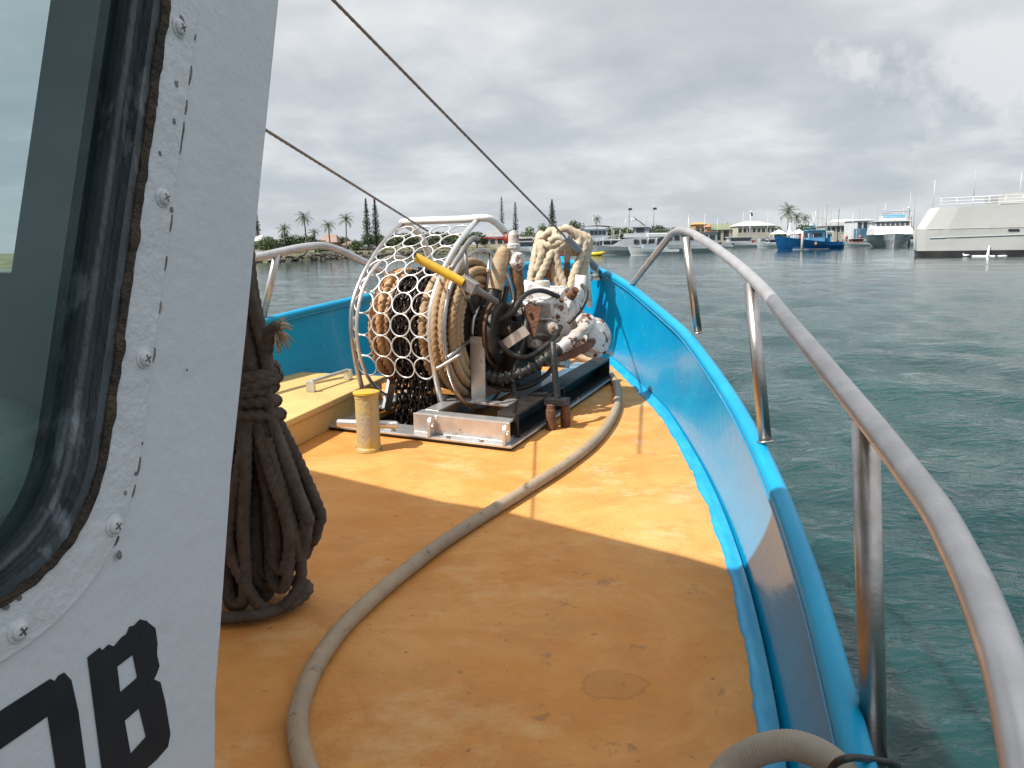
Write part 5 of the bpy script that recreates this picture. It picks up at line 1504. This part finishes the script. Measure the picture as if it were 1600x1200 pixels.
# flybridge cruiser with two tall masts, houseboat, canopy boat
fc = far('flybridge_cruiser', 'grey flybridge cruiser with a raked bow and tall masts', 'boat', 985, 158, R(176))
obj('hull', bhull(15.0, 4.6, 1.4, 2.1, .75, .06), m_bgrey, fc, True)
mb = MB(); mb.hexa([V((-5, -1.9, 1.2)), V((4.2, -1.6, 1.5)), V((4.2, 1.6, 1.5)), V((-5, 1.9, 1.2))], [V((-5, -1.8, 3.4)), V((.9, -1.6, 3.4)), V((.9, 1.6, 3.4)), V((-5, 1.8, 3.4))])
obj('cabin', mb, m_bgrey, fc, True)
for a, b in ((-4.6, -3.4), (-3.0, -2.0), (-1.5, -.5)): prt(fc, 'window', m_win, (a, b, 1.82, 1.88, 2.2, 3.0))
prt(fc, 'flybridge', m_bwhite, (-4.4, 1.4, -1.7, 1.7, 3.4, 4.2)); prt(fc, 'enclosure', m_slate, (-3.6, -.6, -1.5, 1.5, 4.2, 5.4)); prt(fc, 'screen', m_win, (-2.6, -1.0, 1.5, 1.55, 4.35, 5.25)); prt(fc, 'hardtop', m_bwhite, (-4.0, 4.0, -1.8, 1.8, 5.4, 5.6))
for x in (.8, 2.2, 3.6): pole(fc, 'post', m_bwhite, (x, 1.6, 3.2), (x, 1.6, 5.4), .05)
obj('rail', MB().tube([V((1.4, 1.6, 4.3)), V((6.6, 1.2, 3.2)), V((8.2, 0, 3.3)), V((6.6, -1.2, 3.2)), V((1.4, -1.6, 4.3))], .04, 6), m_bwhite, fc, True)
for x, y in ((2.4, 1.55), (4, 1.45), (5.6, 1.3), (6.8, 1.1), (8.1, 0)): pole(fc, 'stanchion', m_bwhite, (x, y, 1.7), (x, y, 3.4), .035)
pole(fc, 'mast', m_bgrey, (.3, 0, 5.5), (.3, 0, 11.2), .10, .06); pole(fc, 'mast', m_bgrey, (-4.6, 0, 3.4), (-4.6, 0, 11.4), .10, .06)
for x in (.3, -4.6): prt(fc, 'masthead_light', m_boot, (x - .55, x + .15, -.15, .15, 8.8, 9.2)); 
obj('radome', MB().sphere((-.3, .5, 6.9), (.28, .28, .36), 10, 8), m_bwhite, fc, True); obj('radome', MB().sphere((-.9, -.4, 6.9), (.28, .28, .36), 10, 8), m_bwhite, fc, True)
pole(fc, 'arch', m_bwhite, (1.4, 1, 5.6), (.9, 1, 7.0), .1); pole(fc, 'boom', m_boot, (-.6, 0, 7.4), (-3.0, 0, 5.6), .09)
cb_ = far('canopy_boat', 'pale cruiser with a white canopy behind the rail leg', 'boat', 1022, 150, R(178))
obj('hull', bhull(9, 3.2, 1.0, 1.6, .76, .06), m_bwhite, cb_, True)
prt(cb_, 'canopy', m_bwhite, (-2.4, 1.4, -1.3, 1.3, 3.3, 4.1), bev=.15); prt(cb_, 'window', m_win, (-2.2, -.4, 1.22, 1.27, 1.9, 3.1)); prt(cb_, 'cabin', m_slate, (-2.3, 2.2, -1.2, 1.2, 1.0, 2.0))
for x in (-2.2, -.3, 1.3): pole(cb_, 'post', m_bwhite, (x, 1.2, 2.0), (x, 1.2, 3.3), .05)
lb = far('ferry', 'long grey passenger ferry behind the bow rail', 'ferry', 1062, 168, R(179))
obj('hull', bhull(17, 4.8, 1.6, 2.2, .85, .04), m_bgrey, lb, True)
prt(lb, 'cabin', m_bgrey, (-7.5, 5.5, -2.0, 2.0, 1.5, 4.2)); prt(lb, 'roof', m_tim, (-7.8, 6, -2.2, 2.2, 4.2, 4.4)); prt(lb, 'upper_rail', m_roofgrey, (-7, 5, -2, 2, 4.9, 5.0))
for i in range(8): prt(lb, 'window', m_win, (-7 + i * 1.5, -5.9 + i * 1.5, 2.0, 2.05, 2.7, 3.7)); pole(lb, 'post', m_tim, (-7 + i * 1.6, 1.9, 4.4), (-7 + i * 1.6, 1.9, 4.95), .05)
hbt = far('houseboat', 'two storey pale blue houseboat with rows of windows', 'houseboat', 926, 185, R(180))
prt(hbt, 'float', m_bgrey, (-4.2, 5.4, -3, 3, -.4, .9)); prt(hbt, 'lower_storey', m_slate, (-3.6, 4.4, -2.6, 2.6, .9, 3.3)); prt(hbt, 'upper_storey', m_slate, (-3.2, 2.9, -2.4, 2.4, 3.3, 5.6))
for i in range(4): prt(hbt, 'window', m_win, (-3.0 + i * .9, -2.25 + i * .9, 2.6, 2.65, 1.7, 2.8)); prt(hbt, 'window', m_win, (-2.8 + i * .95, -2.0 + i * .95, 2.4, 2.45, 4.3, 5.2))
prt(hbt, 'window', m_win, (1.2, 1.9, 2.6, 2.65, 1.8, 2.8))
mb = MB(); mb.tube([V((x, 0, 5.6 + .75 * (1 - (x / 5.6) ** 2))) for x in np.linspace(-5.4, 3.4, 9)], .12, 6)
rows = [[V((x, y, 5.65 + .8 * max(0, 1 - ((x + .5) / 6) ** 2))) for y in (-2.8, 2.8)] for x in np.linspace(-6.2, 3.3, 10)]
mb = MB().grid(rows).grid([[p - V((0, 0, .12)) for p in r] for r in rows])
obj('roof', mb, m_wroof, hbt, True)
pole(hbt, 'aerial', m_bwhite, (0, 0, 6.4), (0, 0, 8.3), .05); prt(hbt, 'balcony_rail', m_bwhite, (-6, -3.2, 2.3, 2.4, 3.9, 4.0), (-6, -3.2, 2.3, 2.4, 3.5, 3.58)); prt(hbt, 'balcony', m_bwhite, (-6.2, -3.2, -2.4, 2.5, 3.1, 3.25))
for x in (-6, -4.6): pole(hbt, 'post', m_bwhite, (x, 2.3, .9), (x, 2.3, 5.7), .05)
kk = far('pontoon_float', 'bright yellow float moored at the cruiser bow', 'float', 934, 150, R(8))
obj('body', MB().tube([V((-1.5, 0, .25)), V((-1.3, 0, .3)), V((-.4, 0, .34)), V((.6, 0, .42)), V((1.4, 0, .62))], [.12, .36, .42, .40, .2], 12), m_yel, kk, True)
obj('seat_well', MB().box((0, 0, .72), (.9, .4, .1)), m_boot, kk, True)
w2 = far('cabin_cruiser', 'white cabin cruiser seen left of the cream rope heap', 'boat', 815, 190, R(180))
obj('hull', bhull(11, 3.6, 1.4, 1.9, .75, .06), m_bwhite, w2, True); prt(w2, 'cabin', m_slate, (-4, 2, -1.4, 1.4, 1.4, 3.0)); prt(w2, 'roof', m_bwhite, (-4.4, 2.4, -1.6, 1.6, 3.0, 3.2)); prt(w2, 'window', m_win, (-3.6, 1.6, 1.4, 1.45, 2.0, 2.7))
w3 = far('cabin_cruiser', 'white cruiser behind the timber posts of the fairlead', 'boat', 868, 178, R(180))
obj('hull', bhull(11, 3.6, 1.4, 1.9, .75, .06), m_bwhite, w3, True); prt(w3, 'cabin', m_bwhite, (-4, 2, -1.4, 1.4, 1.4, 3.4)); prt(w3, 'window', m_win, (-3.6, 1.6, 1.4, 1.45, 2.2, 3.0)); prt(w3, 'roof', m_bgrey, (-4.4, 2.4, -1.6, 1.6, 3.4, 3.55))
for i, (px, d, pt_) in enumerate([(1276, 215, 323), (1283, 222, 325), (1340, 262, 326), (1346, 265, 330), (1002, 220, 336), (1010, 225, 340)]):
    lab = ['thin mast left of the dark mast behind the trawler', 'thin mast nearest the trawler wheelhouse', 'faint mast left of the white yacht', 'faint shorter mast beside the yacht', 'dark thin mast between the two tall cruiser masts', 'short thin mast right of the dark thin mast'][i]
    h = EYE + (382 + (800 - px) * .0188 - .5 - pt_) * d * .985 / 1200
    t = far('sail_mast', lab, 'mast', px, d); pole(t, 'pole', m_pile, (0, 0, 0), (0, 0, h), .09, .05); prt(t, 'spreader', m_pile, (-.7, .7, -.03, .03, h * .7, h * .7 + .06))

# --- more of the crowded waterfront
for px, d, pt_, wpx, lab in [(425, 162, 371, 34, 'green tree between the round tree and the broad tree'), (462, 170, 369, 36, 'green tree filling the gap left of the tallest palm'), (527, 200, 370, 34, 'tree behind the pink roofed house gable'), (541, 205, 373, 34, 'tree behind the white walled house'), (590, 222, 364, 36, 'tree right of the foot of the pine pair'), (618, 226, 366, 34, 'tree left of the guard top tube'), (665, 240, 364, 50, 'tree seen through the upper guard rings'), (718, 245, 364, 46, 'tree behind the guard top bend'),
        (972, 318, 355, 46, 'low tree behind the left tall cruiser mast'), (1004, 320, 356, 44, 'low tree between the two tall cruiser masts'), (1056, 325, 355, 44, 'low tree behind the bow rail bend'), (1100, 340, 352, 44, 'tree behind the ochre and terracotta buildings'), (1160, 345, 352, 46, 'tree between the green and white roofed buildings'), (1212, 345, 352, 44, 'tree left of the trawler palms'), (1262, 345, 350, 44, 'tree under the trawler palms'), (1325, 350, 352, 50, 'tree behind the grey verandah house'), (1375, 350, 350, 50, 'tree behind the white yacht'), (1412, 350, 351, 40, 'tree between the yacht and the big ship')]:
    bushtree(px, d, pt_, wpx, lab, m_leaf2 if px % 2 else m_leaf)
def launch(px, d, L, label, rz, colour=None, cab=None, top=None):
    t = far('launch', label, 'boat', px, d, R(rz))
    obj('hull', bhull(L, L * .30, L * .13, L * .19, .75, .06), colour or m_bwhite, t, True)
    prt(t, 'cabin', cab or m_bwhite, (-L * .28, L * .16, -L * .10, L * .10, L * .12, L * .27)); prt(t, 'roof', top or m_bwhite, (-L * .31, L * .19, -L * .12, L * .12, L * .27, L * .285))
    prt(t, 'window', m_win, (-L * .25, L * .13, L * .10, L * .105, L * .18, L * .25)); prt(t, 'windscreen', m_win, (L * .16, L * .165, -L * .09, L * .09, L * .18, L * .25))
    pole(t, 'mast', m_bwhite, (-L * .05, 0, L * .285), (-L * .05, 0, L * .285 + 2.6), .05, .03)
    obj('rail', MB().tube([V((L * .2, L * .12, L * .25)), V((L * .42, L * .06, L * .27)), V((L * .52, 0, L * .28)), V((L * .42, -L * .06, L * .27)), V((L * .2, -L * .12, L * .25))], .03, 6), m_bwhite, t, True)
launch(1206, 236, 9, 'white launch just left of the trawler bow', 186)
launch(1098, 248, 10, 'white launch with a blue roof right of the rail bend', 182, None, None, m_lblue)
launch(1335, 224, 8, 'white launch with a red cabin at the pale dock', 184, None, m_red)
launch(952, 182, 11, 'white launch behind the raked bow of the grey cruiser', 182)
launch(1044, 205, 12, 'white launch with a grey hull behind the rail leg', 180, m_bgrey)
launch(842, 200, 9, 'white launch behind the left of the rope heap', 178)
launch(890, 196, 9, 'white launch between the rope heap and the houseboat', 182, None, m_slate)
launch(1410, 222, 10, 'white launch between the yacht and the big ship', 190)
for px, d, pt_, lab in [(1068, 230, 338, 'thin mast left of the white cross mast'), (1100, 270, 336, 'thin mast over the ochre building'), (1160, 275, 332, 'thin mast left of the round lamp pole'), (1198, 270, 334, 'thin mast at the right end of the white roof'), (1296, 232, 328, 'thin mast right of the trawler wheelhouse'), (1330, 240, 333, 'thin mast over the pale dock'), (1368, 230, 322, 'thin mast at the left of the yacht roof'), (1408, 236, 326, 'thin mast right of the yacht roof'), (1120, 262, 341, 'short mast over the terracotta building'), (960, 190, 343, 'short mast left of the tall cruiser masts')]:
    h = EYE + (382 + (800 - px) * .0188 - .5 - pt_) * d * .985 / 1200
    t = far('sail_mast', lab, 'mast', px, d); pole(t, 'pole', m_bwhite if px % 3 else m_pile, (0, 0, 0), (0, 0, h), .075, .04); prt(t, 'spreader', m_pile, (-.6, .6, -.03, .03, h * .66, h * .66 + .06))
for px, d, lab in [(1322, 228, 'red buoy left on the pale dock'), (1343, 228, 'red buoy right on the pale dock')]:
    t = far('buoy', lab, 'buoy', px, d, 0, None, 2.1)
    obj('float', MB().sphere((0, 0, .55), (.45, .45, .55), 12, 8), m_red, t, True); obj('ring', MB().torus((0, 0, 1.12), (0, 1, 0), .10, .03, 12, 6), m_boot, t, True)
